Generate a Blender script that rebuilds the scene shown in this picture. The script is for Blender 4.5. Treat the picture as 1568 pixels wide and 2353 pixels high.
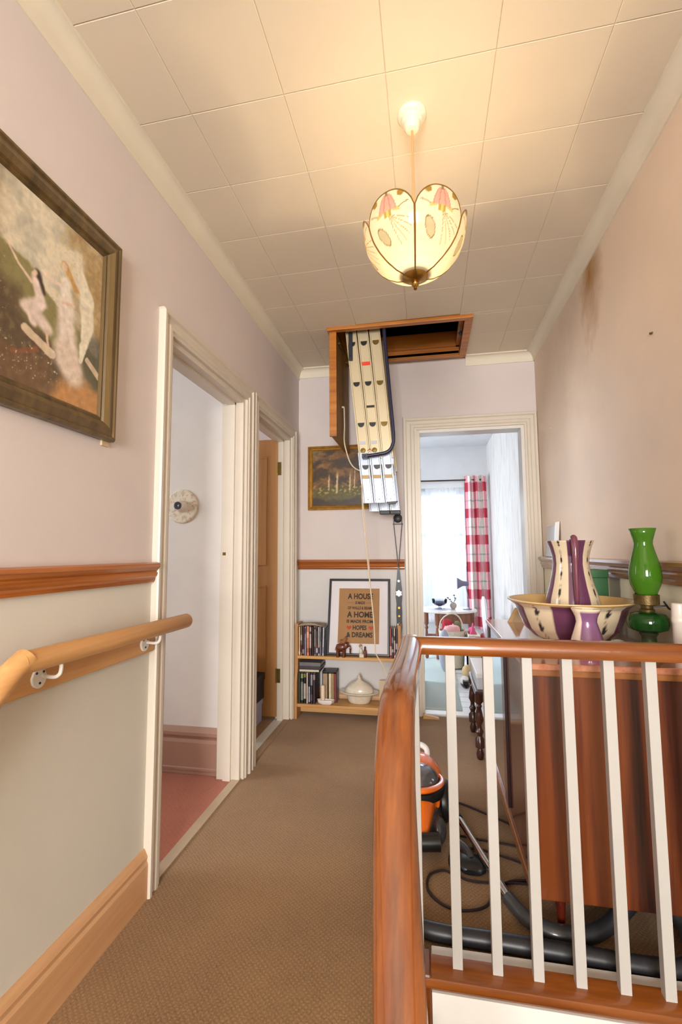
import bpy, bmesh, math, random
from mathutils import Vector, Matrix, noise
random.seed(11)
for o in list(bpy.data.objects): bpy.data.objects.remove(o)
S = bpy.context.scene
COL = S.collection
PI = math.pi
sin, cos = math.sin, math.cos

# ---------------------------------------------------------------- camera
H = 1.09
F, YAW, PIT, ROL = 1065.0, .183, .0875, -.006
fw = Vector((-sin(YAW)*cos(PIT), cos(YAW)*cos(PIT), sin(PIT)))
rt = Vector((cos(YAW), sin(YAW), 0)); up = rt.cross(fw)
rt, up = cos(ROL)*rt+sin(ROL)*up, cos(ROL)*up-sin(ROL)*rt
cd = bpy.data.cameras.new('camera'); cam = bpy.data.objects.new('camera', cd); COL.objects.link(cam)
cd.sensor_fit = 'HORIZONTAL'; cd.sensor_width = 36; cd.lens = F/1568*36; cd.clip_start = .02
cam.matrix_world = Matrix(((rt.x, up.x, -fw.x, 0), (rt.y, up.y, -fw.y, 0), (rt.z, up.z, -fw.z, H), (0, 0, 0, 1)))
S.camera = cam

# ---------------------------------------------------------------- light
S.view_settings.view_transform = 'Standard'; S.view_settings.look = 'None'
S.view_settings.exposure = 1.0; S.view_settings.gamma = 1.0
S.view_settings.use_curve_mapping = False
w = bpy.data.worlds.new('overcast_sky'); S.world = w; w.use_nodes = True
w.node_tree.nodes['Background'].inputs[0].default_value = (.80, .89, 1, 1)
w.node_tree.nodes['Background'].inputs[1].default_value = 1.15

def area(name, loc, target, sx, sy, power, col):
    l = bpy.data.lights.new(name, 'AREA'); l.shape = 'RECTANGLE'; l.size = sx; l.size_y = sy
    l.energy = power; l.color = col
    o = bpy.data.objects.new(name, l); COL.objects.link(o); o.location = loc
    o.rotation_euler = (Vector(target)-Vector(loc)).to_track_quat('-Z', 'Y').to_euler()
    return o
area('daylight_street_window', (-.1, 8.7, 3.5), (-.1, 5.0, .9), 3.2, 2.0, 520, (.86, .93, 1))
area('added_bedroom_fill', (-3.15, 4.75, 1.75), (-1.0, 4.6, 1.1), 1.5, 1.5, 82, (.93, .96, 1))  # unseen fill added to brighten the bedroom without overexposing the net curtain
area('added_small_room_fill', (-3.2, 2.8, 1.7), (-2.0, 2.85, 1.3), .8, 1.2, 26, (1, .95, .92))  # added fill, out of view, lifting the dark room behind the pine door
area('daylight_side_room', (-3.75, .9, 1.75), (-2.0, 1.1, 1.2), 1.5, 1.3, 44, (1, .96, .91))
area('added_stair_fill', (-.05, -2.95, 1.35), (-.05, 0, 1.05), 1.3, 1.5, 150, (1, .93, .85))  # added warm frontal fill from behind the camera

# ---------------------------------------------------------------- helpers
def lin(c):
    c /= 255.
    return c/12.92 if c <= .04045 else ((c+.055)/1.055)**2.4
def C(r, g, b): return (lin(r), lin(g), lin(b), 1)

class MB:
    def __init__(s): s.v = []; s.f = []
    def add(s, vs, fs):
        n = len(s.v); s.v += [tuple(p) for p in vs]; s.f += [tuple(i+n for i in f) for f in fs]; return s
    def box(s, x0, x1, y0, y1, z0, z1):
        return s.add([(x0,y0,z0),(x1,y0,z0),(x1,y1,z0),(x0,y1,z0),(x0,y0,z1),(x1,y0,z1),(x1,y1,z1),(x0,y1,z1)],
                     [(3,2,1,0),(4,5,6,7),(0,1,5,4),(1,2,6,5),(2,3,7,6),(3,0,4,7)])
    def prism(s, poly, ax, a, b):
        P = {'x': lambda u,v,t:(t,u,v), 'y': lambda u,v,t:(u,t,v), 'z': lambda u,v,t:(u,v,t)}[ax]
        n = len(poly)
        return s.add([P(u,v,a) for u,v in poly]+[P(u,v,b) for u,v in poly],
                     [tuple(range(n))[::-1], tuple(range(n, 2*n))]+[(i,(i+1)%n,(i+1)%n+n,i+n) for i in range(n)])
    def loft(s, rings, cap=True, closed=True):
        n = len(rings[0]); vs = [p for r in rings for p in r]; fs = []
        for k in range(len(rings)-1):
            for i in range(n if closed else n-1):
                j = (i+1) % n; fs.append((k*n+i, k*n+j, (k+1)*n+j, (k+1)*n+i))
        if cap: fs += [tuple(range(n))[::-1], tuple(range((len(rings)-1)*n, len(rings)*n))]
        return s.add(vs, fs)
    def lathe(s, prof, cx=0, cy=0, n=24, cap=True):
        return s.loft([[(cx+max(r,1e-4)*cos(2*PI*i/n), cy+max(r,1e-4)*sin(2*PI*i/n), z) for i in range(n)] for r, z in prof], cap)
    def tube(s, path, r, n=8, cap=True, flat=1.0):
        P = [Vector(p) for p in path]; m = len(P)
        R = r if isinstance(r, (list, tuple)) else [r]*m
        T = [(P[min(i+1,m-1)]-P[max(i-1,0)]).normalized() for i in range(m)]
        a = Vector((0,0,1)) if abs(T[0].z) < .9 else Vector((1,0,0))
        N = (a-T[0]*a.dot(T[0])).normalized(); rings = []
        for i in range(m):
            N = (N-T[i]*N.dot(T[i])).normalized(); B = T[i].cross(N)
            rings.append([P[i]+N*(R[i]*cos(2*PI*k/n))*flat+B*(R[i]*sin(2*PI*k/n)) for k in range(n)])
        return s.loft(rings, cap)
    def ball(s, c, rx, ry, rz, n=16, m=9):
        return s.loft([[(c[0]+rx*max(sin(PI*k/m),1e-3)*cos(2*PI*i/n), c[1]+ry*max(sin(PI*k/m),1e-3)*sin(2*PI*i/n), c[2]-rz*cos(PI*k/m)) for i in range(n)] for k in range(m+1)])
    def grid(s, fn, nu, nv):
        return s.add([fn(i/nu, j/nv) for j in range(nv+1) for i in range(nu+1)],
                     [(j*(nu+1)+i, j*(nu+1)+i+1, (j+1)*(nu+1)+i+1, (j+1)*(nu+1)+i) for j in range(nv) for i in range(nu)])

ORG = {}
def tag(o, label, cat=None, group=None, kind=None):
    o['label'] = label
    if cat: o['category'] = cat
    if group: o['group'] = group
    if kind: o['kind'] = kind
    return o
def thing(name, label, cat, loc=(0,0,0), group=None, kind=None, rot=(0,0,0)):
    o = bpy.data.objects.new(name, None); COL.objects.link(o); o.empty_display_size = .05
    o.location = loc; o.rotation_euler = rot; ORG[o.name] = Vector(loc)
    return tag(o, label, cat, group, kind)
def obj(name, mb, mat, parent=None, smooth=False, bev=0, local=False, col=None, seg=2, fixn=True, solid=0):
    me = bpy.data.meshes.new(name); org = Vector((0,0,0))
    if parent is not None:
        org = ORG[parent.name]; off = Vector((0,0,0)) if local else org
    else:
        xs = [p[0] for p in mb.v]; ys = [p[1] for p in mb.v]; zs = [p[2] for p in mb.v]
        org = off = Vector(((min(xs)+max(xs))/2, (min(ys)+max(ys))/2, min(zs)))
    me.from_pydata([tuple(Vector(p)-off) for p in mb.v], [], mb.f)
    if fixn or bev:
        bm = bmesh.new(); bm.from_mesh(me)
        if fixn: bmesh.ops.recalc_face_normals(bm, faces=bm.faces)
        if bev:
            es = [e for e in bm.edges if len(e.link_faces) == 2 and e.calc_face_angle() > .5]
            bmesh.ops.bevel(bm, geom=es, offset=bev, segments=seg, affect='EDGES', profile=.5, clamp_overlap=True)
        bm.to_mesh(me); bm.free()
    if col:
        at = me.color_attributes.new('Col', 'FLOAT_COLOR', 'POINT')
        for i, v in enumerate(me.vertices):
            p = v.co+off; r, g, b = col(p.x, p.y, p.z); at.data[i].color = C(max(0,min(255,r)), max(0,min(255,g)), max(0,min(255,b)))
    if smooth:
        for p in me.polygons: p.use_smooth = True
        me.set_sharp_from_angle(angle=.7)
    me.materials.append(mat)
    o = bpy.data.objects.new(name, me); COL.objects.link(o)
    if parent is not None: o.parent = parent
    else: o.location = org
    ORG[o.name] = org
    if solid:
        m = o.modifiers.new('thickness', 'SOLIDIFY'); m.thickness = solid; m.offset = 0
    return o
def one(name, mb, mat, label, cat, group=None, kind=None, **k): return tag(obj(name, mb, mat, **k), label, cat, group, kind)
def st(name, mb, mat, label, cat, **k): return tag(obj(name, mb, mat, **k), label, cat, None, 'structure')
def B(*a): return MB().box(*a)
def spline(pts, n=8):
    P = [Vector(p) for p in pts]; P = [P[0]*2-P[1]]+P+[P[-1]*2-P[-2]]; out = []
    for i in range(1, len(P)-2):
        for k in range(n):
            t = k/n; a, b, c, d = P[i-1:i+3]
            out.append(.5*((2*b)+(-a+c)*t+(2*a-5*b+4*c-d)*t*t+(-a+3*b-3*c+d)*t**3))
    return out+[P[-2]]
def copy_tree(o, loc, label=None, rotz=None):
    r = o.copy(); COL.objects.link(r); r.location = loc
    if rotz is not None: r.rotation_euler = (0, 0, rotz)
    if label: r['label'] = label
    for ch in o.children:
        c = ch.copy(); COL.objects.link(c); c.parent = r
        for g in ch.children:
            d = g.copy(); COL.objects.link(d); d.parent = c
    return r

# ---------------------------------------------------------------- materials
def base(name):
    m = bpy.data.materials.new(name); m.use_nodes = True
    return m, m.node_tree, m.node_tree.nodes, m.node_tree.links, m.node_tree.nodes['Principled BSDF']
def coords(N, L, scale=(1,1,1), rnd=False, kind='Object'):
    tc = N.new('ShaderNodeTexCoord'); mp = N.new('ShaderNodeMapping'); mp.inputs['Scale'].default_value = scale
    L.new(tc.outputs[kind], mp.inputs[0])
    if rnd:
        oi = N.new('ShaderNodeObjectInfo'); mm = N.new('ShaderNodeMath'); mm.operation = 'MULTIPLY'; mm.inputs[1].default_value = 37
        L.new(oi.outputs['Random'], mm.inputs[0]); L.new(mm.outputs[0], mp.inputs['Location'])
    return mp.outputs[0]
def nz(N, L, vec, scale, detail=3, rough=.55):
    t = N.new('ShaderNodeTexNoise'); t.inputs['Scale'].default_value = scale; t.inputs['Detail'].default_value = detail
    t.inputs['Roughness'].default_value = rough; L.new(vec, t.inputs['Vector']); return t.outputs['Fac']
def ramp(N, L, fac, stops):
    r = N.new('ShaderNodeValToRGB'); e = r.color_ramp.elements
    while len(e) < len(stops): e.new(.5)
    for x, (p, c) in zip(e, stops): x.position = p; x.color = c
    L.new(fac, r.inputs[0]); return r.outputs[0]
def bump(N, L, fac, strength, dist, b):
    u = N.new('ShaderNodeBump'); u.inputs['Strength'].default_value = strength; u.inputs['Distance'].default_value = dist
    L.new(fac, u.inputs['Height']); L.new(u.outputs[0], b.inputs['Normal']); return u
def plain(name, c, rough=.5, metal=0, var=.06, vs=6, bmp=0, bs=60, coat=0, spec=.5, emit=None):
    m, t, N, L, b = base(name)
    v = coords(N, L)
    f = nz(N, L, v, vs)
    lo = tuple(x*(1-var) for x in c[:3])+(1,); hi = tuple(min(1, x*(1+var)) for x in c[:3])+(1,)
    L.new(ramp(N, L, f, [(.3, lo), (.7, hi)]), b.inputs['Base Color'])
    b.inputs['Roughness'].default_value = rough; b.inputs['Metallic'].default_value = metal
    b.inputs['Coat Weight'].default_value = coat; b.inputs['Specular IOR Level'].default_value = spec
    b.inputs['Coat Roughness'].default_value = .08
    if bmp: bump(N, L, nz(N, L, v, bs, 4), bmp, .002, b)
    if emit: b.inputs['Emission Color'].default_value = emit[0]; b.inputs['Emission Strength'].default_value = emit[1]
    return m
def wood(name, c1, c2, scale=(40,40,2.2), rough=.4, coat=0, bmp=.1, c3=None, sharp=.12):
    m, t, N, L, b = base(name)
    v = coords(N, L, scale, True)
    f = nz(N, L, v, 1, 5, .6)
    stops = [(.5-sharp*1.6, c1), (.5+sharp*1.6, c2)]
    if c3: stops = [(.5-sharp*1.6, c1), (.5, c2), (.5+sharp*1.4, c3)]
    L.new(ramp(N, L, f, stops), b.inputs['Base Color'])
    b.inputs['Roughness'].default_value = rough; b.inputs['Coat Weight'].default_value = coat; b.inputs['Coat Roughness'].default_value = .07
    if bmp: bump(N, L, f, bmp, .001, b)
    return m
def vcol(name, rough=.6, coat=0, bmp=0, spec=.5):
    m, t, N, L, b = base(name)
    a = N.new('ShaderNodeVertexColor'); a.layer_name = 'Col'
    L.new(a.outputs[0], b.inputs['Base Color']); b.inputs['Roughness'].default_value = rough
    b.inputs['Coat Weight'].default_value = coat; b.inputs['Specular IOR Level'].default_value = spec
    if bmp: bump(N, L, nz(N, L, coords(N, L), 90, 4), bmp, .002, b)
    return m
def paint_wall(name, upper, lower, split, var=.04, rough=.75, stain=None):
    """painted plaster; the colour changes at the height of the rail"""
    m, t, N, L, b = base(name)
    g = N.new('ShaderNodeNewGeometry'); sp = N.new('ShaderNodeSeparateXYZ'); L.new(g.outputs['Position'], sp.inputs[0])
    gt = N.new('ShaderNodeMath'); gt.operation = 'GREATER_THAN'; gt.inputs[1].default_value = split; L.new(sp.outputs['Z'], gt.inputs[0])
    f = nz(N, L, g.outputs['Position'], 2.2, 4)
    def rr(c): return ramp(N, L, f, [(.3, tuple(x*(1-var) for x in c[:3])+(1,)), (.7, tuple(min(1, x*(1+var)) for x in c[:3])+(1,))])
    mx = N.new('ShaderNodeMix'); mx.data_type = 'RGBA'; L.new(gt.outputs[0], mx.inputs['Factor']); L.new(rr(lower), mx.inputs['A']); L.new(rr(upper), mx.inputs['B'])
    out = mx.outputs['Result']
    for (py, pz, ry, rz, c, amt) in (stain or []):
        nd = N.new('ShaderNodeVectorMath'); nd.operation = 'SUBTRACT'; L.new(g.outputs['Position'], nd.inputs[0]); nd.inputs[1].default_value = (.745, py, pz)
        sc = N.new('ShaderNodeVectorMath'); sc.operation = 'MULTIPLY'; sc.inputs[1].default_value = (0, 1/ry, 1/rz); L.new(nd.outputs[0], sc.inputs[0])
        ln = N.new('ShaderNodeVectorMath'); ln.operation = 'LENGTH'; L.new(sc.outputs[0], ln.inputs[0])
        n2 = nz(N, L, g.outputs['Position'], 9, 4)
        ad = N.new('ShaderNodeMath'); ad.operation = 'ADD'; L.new(ln.outputs['Value'], ad.inputs[0]); L.new(n2, ad.inputs[1])
        mk = N.new('ShaderNodeMapRange'); mk.inputs[1].default_value = .45; mk.inputs[2].default_value = 1.5; mk.inputs[3].default_value = amt; mk.inputs[4].default_value = 0
        L.new(ad.outputs[0], mk.inputs[0])
        m2 = N.new('ShaderNodeMix'); m2.data_type = 'RGBA'; L.new(mk.outputs[0], m2.inputs['Factor']); L.new(out, m2.inputs['A']); m2.inputs['B'].default_value = c
        out = m2.outputs['Result']
    L.new(out, b.inputs['Base Color']); b.inputs['Roughness'].default_value = rough; b.inputs['Specular IOR Level'].default_value = .3
    bump(N, L, nz(N, L, g.outputs['Position'], 55, 5), .12, .003, b)
    return m
def carpet(name, c1, c2, weave=95, amt=.35):
    m, t, N, L, b = base(name)
    v = coords(N, L)
    ws = []
    for a in (.72, -.85):
        mp = N.new('ShaderNodeMapping'); mp.inputs['Rotation'].default_value = (0, 0, a); L.new(v, mp.inputs[0])
        wv = N.new('ShaderNodeTexWave'); wv.inputs['Scale'].default_value = weave*.31; wv.inputs['Distortion'].default_value = 1.2; wv.inputs['Detail'].default_value = 2; wv.inputs['Detail Scale'].default_value = 1.5
        L.new(mp.outputs[0], wv.inputs[0]); ws.append(wv.outputs['Fac'])
    mu = N.new('ShaderNodeMath'); mu.operation = 'MULTIPLY'; L.new(ws[0], mu.inputs[0]); L.new(ws[1], mu.inputs[1])
    f1 = nz(N, L, v, 210, 4, .8); f2 = nz(N, L, v, 3, 3)
    ad = N.new('ShaderNodeMath'); ad.operation = 'MULTIPLY_ADD'; ad.inputs[1].default_value = amt; L.new(mu.outputs[0], ad.inputs[0]); L.new(f1, ad.inputs[2])
    a2 = N.new('ShaderNodeMath'); a2.operation = 'MULTIPLY_ADD'; a2.inputs[1].default_value = .35; L.new(f2, a2.inputs[0]); L.new(ad.outputs[0], a2.inputs[2])
    L.new(ramp(N, L, a2.outputs[0], [(.38, c1), (1.0, c2)]), b.inputs['Base Color'])
    b.inputs['Roughness'].default_value = .95; b.inputs['Specular IOR Level'].default_value = .15
    b.inputs['Sheen Weight'].default_value = .28; b.inputs['Sheen Roughness'].default_value = .5
    bump(N, L, ad.outputs[0], .7, .004, b)
    return m
def glassy(name, c, alpha_t=.75, rough=.03):
    """thin pane: see-through with a reflection"""
    m, t, N, L, b = base(name); N.remove(b)
    tr = N.new('ShaderNodeBsdfTransparent'); tr.inputs[0].default_value = c
    gl = N.new('ShaderNodeBsdfGlossy'); gl.inputs['Roughness'].default_value = rough
    fr = N.new('ShaderNodeFresnel'); fr.inputs[0].default_value = 1.45
    mx = N.new('ShaderNodeMixShader'); L.new(fr.outputs[0], mx.inputs[0]); L.new(tr.outputs[0], mx.inputs[1]); L.new(gl.outputs[0], mx.inputs[2])
    L.new(mx.outputs[0], N['Material Output'].inputs[0]); return m
def veil(name, c, see, diff=.4, attr=False, gloss=0, dim=1):
    """thin cloth or film: partly see-through, partly passing light on"""
    m, t, N, L, b = base(name); N.remove(b)
    tl = N.new('ShaderNodeBsdfTranslucent'); df = N.new('ShaderNodeBsdfDiffuse'); tr = N.new('ShaderNodeBsdfTransparent')
    for n in (tl, df): n.inputs[0].default_value = c
    if attr:
        a = N.new('ShaderNodeVertexColor'); a.layer_name = 'Col'; L.new(a.outputs[0], tl.inputs[0]); L.new(a.outputs[0], df.inputs[0]); L.new(a.outputs[0], tr.inputs[0])
    if dim < 1:
        mm = N.new('ShaderNodeMix'); mm.data_type = 'RGBA'; mm.blend_type = 'MULTIPLY'; mm.inputs['Factor'].default_value = 1; mm.inputs['B'].default_value = (dim, dim, dim, 1)
        L.new(a.outputs[0], mm.inputs['A']); L.new(mm.outputs['Result'], tl.inputs[0])
    m1 = N.new('ShaderNodeMixShader'); m1.inputs[0].default_value = diff; L.new(tl.outputs[0], m1.inputs[1]); L.new(df.outputs[0], m1.inputs[2])
    m2 = N.new('ShaderNodeMixShader'); m2.inputs[0].default_value = see; L.new(m1.outputs[0], m2.inputs[1]); L.new(tr.outputs[0], m2.inputs[2])
    out = m2.outputs[0]
    if gloss:
        g = N.new('ShaderNodeBsdfGlossy'); g.inputs['Roughness'].default_value = .15; m3 = N.new('ShaderNodeMixShader'); m3.inputs[0].default_value = gloss
        L.new(out, m3.inputs[1]); L.new(g.outputs[0], m3.inputs[2]); out = m3.outputs[0]
    L.new(out, N['Material Output'].inputs[0]); return m

UP = C(215, 205, 203); LO = C(213, 209, 199)
M = dict(
 wall_l=paint_wall('painted_plaster_left', UP, LO, 1.03),
 wall_f=paint_wall('painted_plaster_far', UP, C(214,211,210), 1.01),
 wall_r=paint_wall('painted_plaster_right', C(228,209,190), C(222,212,184), 1.03, .05,
    stain=[(2.16,2.34,.16,.34,C(158,112,40),.95),(2.45,2.25,.3,.5,C(176,150,125),.35),(2.1,1.45,.9,.5,C(205,196,194),.5)]),
 white_wall=plain('white_plaster', C(222,217,212), .8, var=.03, bmp=.1),
 bed_wall=plain('pale_plaster', C(222,222,224), .8, var=.03, bmp=.05),
 tile=plain('ceiling_tile_paint', C(219,207,187), .7, var=.02, vs=3, bmp=.05, bs=120),
 groove=plain('ceiling_joint', C(206,192,168), .9),
 cornice=plain('cornice_paint', C(224,215,196), .6, var=.02),
 gloss_cream=plain('cream_gloss_paint', C(212,202,188), .35, var=.03, vs=3, bmp=.03, bs=30),
 white_gloss=plain('white_gloss_paint', C(222,218,212), .35, var=.03),
 carpet=carpet('brown_loop_carpet', C(92,62,30), C(172,130,82), 95, .24),
 red_carpet=carpet('red_carpet', C(140,64,36), C(190,108,74), 60, .12),
 skirt=wood('stained_skirting', C(200,150,106), C(216,172,130), (3,2,40), .4, bmp=.03),
 pinkskirt=plain('pink_brown_gloss', C(165,128,112), .35, var=.03),
 dado=wood('honey_dado', C(140,72,22), C(200,124,56), (40,1.6,60), .33, .3),
 dado_x=wood('honey_dado_cross', C(126,62,22), C(186,110,48), (1.6,40,60), .33, .3),
 dado_r=wood('brown_dado', C(120,76,50), C(160,112,82), (40,1.6,60), .16, .6),
 pine=wood('pale_pine', C(196,142,86), C(222,172,114), (30,1.2,30), .45),
 pine_x=wood('pale_pine_shelf', C(188,138,78), C(216,168,106), (1.2,30,30), .5),
 pine_z=wood('stripped_pine', C(166,116,64), C(188,138,84), (22,22,1.0), .5),
 hatch_wood=wood('varnished_hatch_wood', C(150,86,22), C(196,124,44), (2,30,30), .4, .2),
 hatch_z=wood('hatch_door_board', C(118,84,36), C(152,112,54), (20,20,1.2), .5),
 rail=wood('mahogany_varnish', C(84,36,12), C(140,72,26), (26,26,26), .28, .8, .03),
 rail_x=wood('mahogany_varnish_x', C(98,46,12), C(154,86,28), (2,26,26), .28, .8, .03),
 rail_z=wood('mahogany_varnish_z', C(84,38,12), C(152,82,26), (30,4,4), .22, 1, .03),
 baluster=plain('baluster_paint', C(182,177,172), .4, var=.02),
 teak=wood('striped_sapele', C(34,8,6), C(84,32,8), (15,15,.7), .34, .3, .03, C(112,52,11), .07),
 teakdark=wood('dark_red_mahogany', C(58,14,10), C(110,38,22), (22,22,1), .25, .6, .03),
 teaklip=wood('teak_lip', C(128,74,30), C(158,98,46), (1.5,30,30), .35, .3),
 teaktop=wood('teak_top', C(164,96,66), C(196,132,104), (30,1.5,30), .12, .8, .02),
 mirror=plain('mirrored_glass', C(215,218,225), .04, 1, var=.01),
 black=plain('black_plastic', C(22,22,24), .35),
 darkgrey=plain('dark_grey_plastic', C(58,58,60), .3, coat=.3),
 orange=plain('orange_plastic', C(236,112,16), .25, coat=.6, var=.03),
 chrome=plain('chrome', C(215,215,215), .12, 1, var=.02),
 alu=plain('aluminium_ladder', C(206,192,160), .38, .25, var=.03),
 alu2=plain('aluminium_foot', C(176,186,202), .3, .5, var=.03),
 navy=plain('navy_tube', C(36,38,66), .35, var=.1),
 brass=plain('brass', C(176,138,72), .28, 1, var=.1),
 oldbrass=plain('tarnished_brass', C(112,92,42), .45, .8, var=.2, vs=40),
 gold=plain('gilt_frame', C(194,148,72), .35, .7, var=.2, vs=30),
 bronze=wood('bronzed_frame', C(70,54,28), C(116,92,52), (30,30,2), .38, .3, .1),
 frame_dark=plain('frame_dark_edge', C(60,42,30), .4, var=.2),
 paint=vcol('oil_paint', .45, .15),
 ink=plain('black_ink', C(52,42,34), .8),
 heart=plain('red_ink', C(176,72,42), .8),
 kraft=plain('kraft_paper', C(164,124,82), .85, var=.05, vs=20),
 matboard=plain('white_mount_board', C(222,218,222), .8, var=.02),
 blackframe=plain('black_frame', C(34,28,34), .35),
 cord=plain('cream_cord', C(212,196,172), .7),
 flex=plain('orange_flex', C(232,152,100), .5),
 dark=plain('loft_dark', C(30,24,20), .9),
 enamel=vcol('painted_enamel', .22, .5),
 ceramic=plain('cream_ceramic', C(214,204,186), .3, coat=.4, var=.08, vs=40),
 white=plain('white_glaze', C(226,220,216), .25, coat=.4, var=.02),
 candle=plain('candle_wax', C(226,204,178), .5, var=.03),
 elephant=plain('carved_wood', C(96,42,20), .4, coat=.3, var=.35, vs=30),
 leather=plain('navy_leather', C(26,32,50), .4, var=.15),
 iron=plain('black_iron', C(34,36,42), .45),
 ggreen=plain('dark_green_tin', C(52,104,62), .4, var=.06),
 turned=wood('dark_turned_oak', C(42,22,18), C(88,50,36), (20,20,6), .3, .5),
 rug=carpet('blue_green_rug', C(168,190,190), C(206,220,218), 60, .1),
 board=plain('white_floor_board', C(226,226,230), .35, var=.02),
 paleobj=plain('pale_grey_board', C(190,196,206), .5),
 net=veil('net_curtain', (.93,.95,.97,1), .42, .35),
 pane=glassy('window_glass', (.96,.98,1,1)),
 plaid=vcol('plaid_curtain', .85),
 clear=glassy('clear_glass', (.86,.88,.92,1)),
 lampgrey=plain('grey_lamp_metal', C(110,108,132), .4),
 pink=plain('pink_cloth', C(222,92,138), .8), red=plain('red_cloth', C(176,48,62), .8), green=plain('olive_cloth', C(120,120,84), .8),
 wicker=plain('pale_wicker', C(214,204,184), .8, var=.12, vs=60, bmp=.4, bs=150),
 facade=plain('pale_render', C(214,214,216), .9), fdark=plain('facade_window', C(150,156,170), .3),
 beige=plain('beige_card', C(206,184,150), .7), tan=plain('tan_card', C(196,166,120), .7),
 bluegrey=plain('blue_white_card', C(168,172,206), .6), box_black=plain('black_card', C(34,30,32), .6),
 bulb=plain('lit_bulb', C(255,244,225), .3, emit=((1,.80,.52,1), 3)),
)

# ================================================================ SETTING
XL, XR, YF, ZC = -.915, .745, 3.25, 2.45
D1 = (1.50, 2.22, 1.885); D2 = (2.385, 3.04, 1.885)       # side doorways: near, far, head
D3 = (-.056, .661, 1.945)                                 # far doorway: left, right, head
HX0, HX1, HY0, HY1 = -.572, .290, 2.645, 3.205            # loft hatch, outer frame

m = MB(); m.box(XL, -.03, .80, YF, -.22, 0); m.box(-.03, XR, 1.27, YF, -.22, 0)
floor = st('floor', m, M['carpet'], 'brown loop-pile carpet on the landing floor', 'floor')
# left wall with two doorways
m = MB(); a, b = XL-.1, XL
m.box(a, b, -2.7, D1[0], -2.6, ZC); m.box(a, b, D1[1], D2[0], 0, ZC); m.box(a, b, D2[1], YF, 0, ZC)
m.box(a, b, D1[0], D1[1], D1[2], ZC); m.box(a, b, D2[0], D2[1], D2[2], ZC); m.box(a, b, D1[0], YF, -2.6, 0)
st('wall_left', m, M['wall_l'], 'lilac and cream painted wall with two doorways', 'wall')
st('wall_right', B(XR, XR+.12, -2.7, YF, -2.6, ZC), M['wall_r'], 'warm beige painted wall with a damp stain under the cornice', 'wall')
m = MB(); m.box(-2.7, D3[0], YF, YF+.1, -.22, ZC); m.box(D3[1], 1, YF, YF+.1, -.22, ZC); m.box(D3[0], D3[1], YF, YF+.1, D3[2], ZC); m.box(D3[0], D3[1], YF, YF+.1, -.22, -.001)
st('wall_far', m, M['wall_f'], 'lilac and white end wall around the far doorway', 'wall')
m = MB(); m.box(-1.015, -.65, -2.72, -2.6, -2.6, ZC); m.box(.55, .865, -2.72, -2.6, -2.6, ZC); m.box(-.65, .55, -2.72, -2.6, -2.6, .5); m.box(-.65, .55, -2.72, -2.6, 2.2, ZC)
st('wall_back', m, M['wall_l'], 'painted wall behind the stairs around the added window', 'wall')
wn = thing('added_window_2', 'unseen white framed window added over the stairs for fill light', 'window', (-.05, -2.66, .5), kind='structure')  # added behind the camera as an opening for the fill light
m = MB(); m.box(-.65,-.6,-2.7,-2.64,.5,2.2).box(.5,.55,-2.7,-2.64,.5,2.2).box(-.65,.55,-2.7,-2.64,.5,.55).box(-.65,.55,-2.7,-2.64,2.15,2.2).box(-.07,-.03,-2.7,-2.64,.55,2.15)
obj('window_frame', m, M['white_gloss'], wn)
for x0, x1 in ((-.6,-.07), (-.03,.5)): obj('pane', B(x0, x1, -2.675, -2.669, .55, 2.15), M['pane'], wn)
# stairs going down towards the viewer
m = MB()
for i in range(1, 12): m.box(XL, -.03, .80-.235*i, .80-.235*(i-1), -2.6, -.2*i)
st('stairs', m, M['carpet'], 'carpeted flight of stairs going down from the landing', 'stairs')
st('floor_hall', B(-1.015, .865, -2.7, 1.3, -2.7, -2.6), M['carpet'], 'carpeted floor of the hall below the stairs', 'floor')
st('wall_under_landing', B(-.03, XR, 1.29, 1.34, -2.6, -.2), M['white_wall'], 'white wall below the landing edge', 'wall')
# ceiling slab with the hatch hole; tiles are its children
m = MB(); z0, z1 = ZC+.004, ZC+.09
m.box(-1.015, .865, -2.7, HY0+.03, z0, z1); m.box(-1.015, HX0+.03, HY0+.03, YF, z0, z1); m.box(HX1-.03, .865, HY0+.03, YF, z0, z1); m.box(HX0+.03, HX1-.03, HY1-.03, YF+.1, z0, z1)
ceiling = st('ceiling', m, M['groove'], 'cream ceiling of square tiles', 'ceiling')
cols = [XL, -.692, -.392, -.088, .215, .508, XR]
dy = .2855
def rowy(i, x): return 1.222+dy*i-.02*(x+.69)
def tile_mesh(q, bevel=.0022):
    """q: 4 corners (x,y) -> shallow slab with chamfered lower edges"""
    cx = sum(p[0] for p in q)/4; cy = sum(p[1] for p in q)/4
    def ins(d): return [(x+(d if x < cx else -d), y+(d if y < cy else -d)) for x, y in q]
    a, b = ins(.0002), ins(bevel)
    return [[(x, y, ZC+.006) for x, y in a], [(x, y, ZC+.002) for x, y in a], [(x, y, ZC) for x, y in b]]
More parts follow.
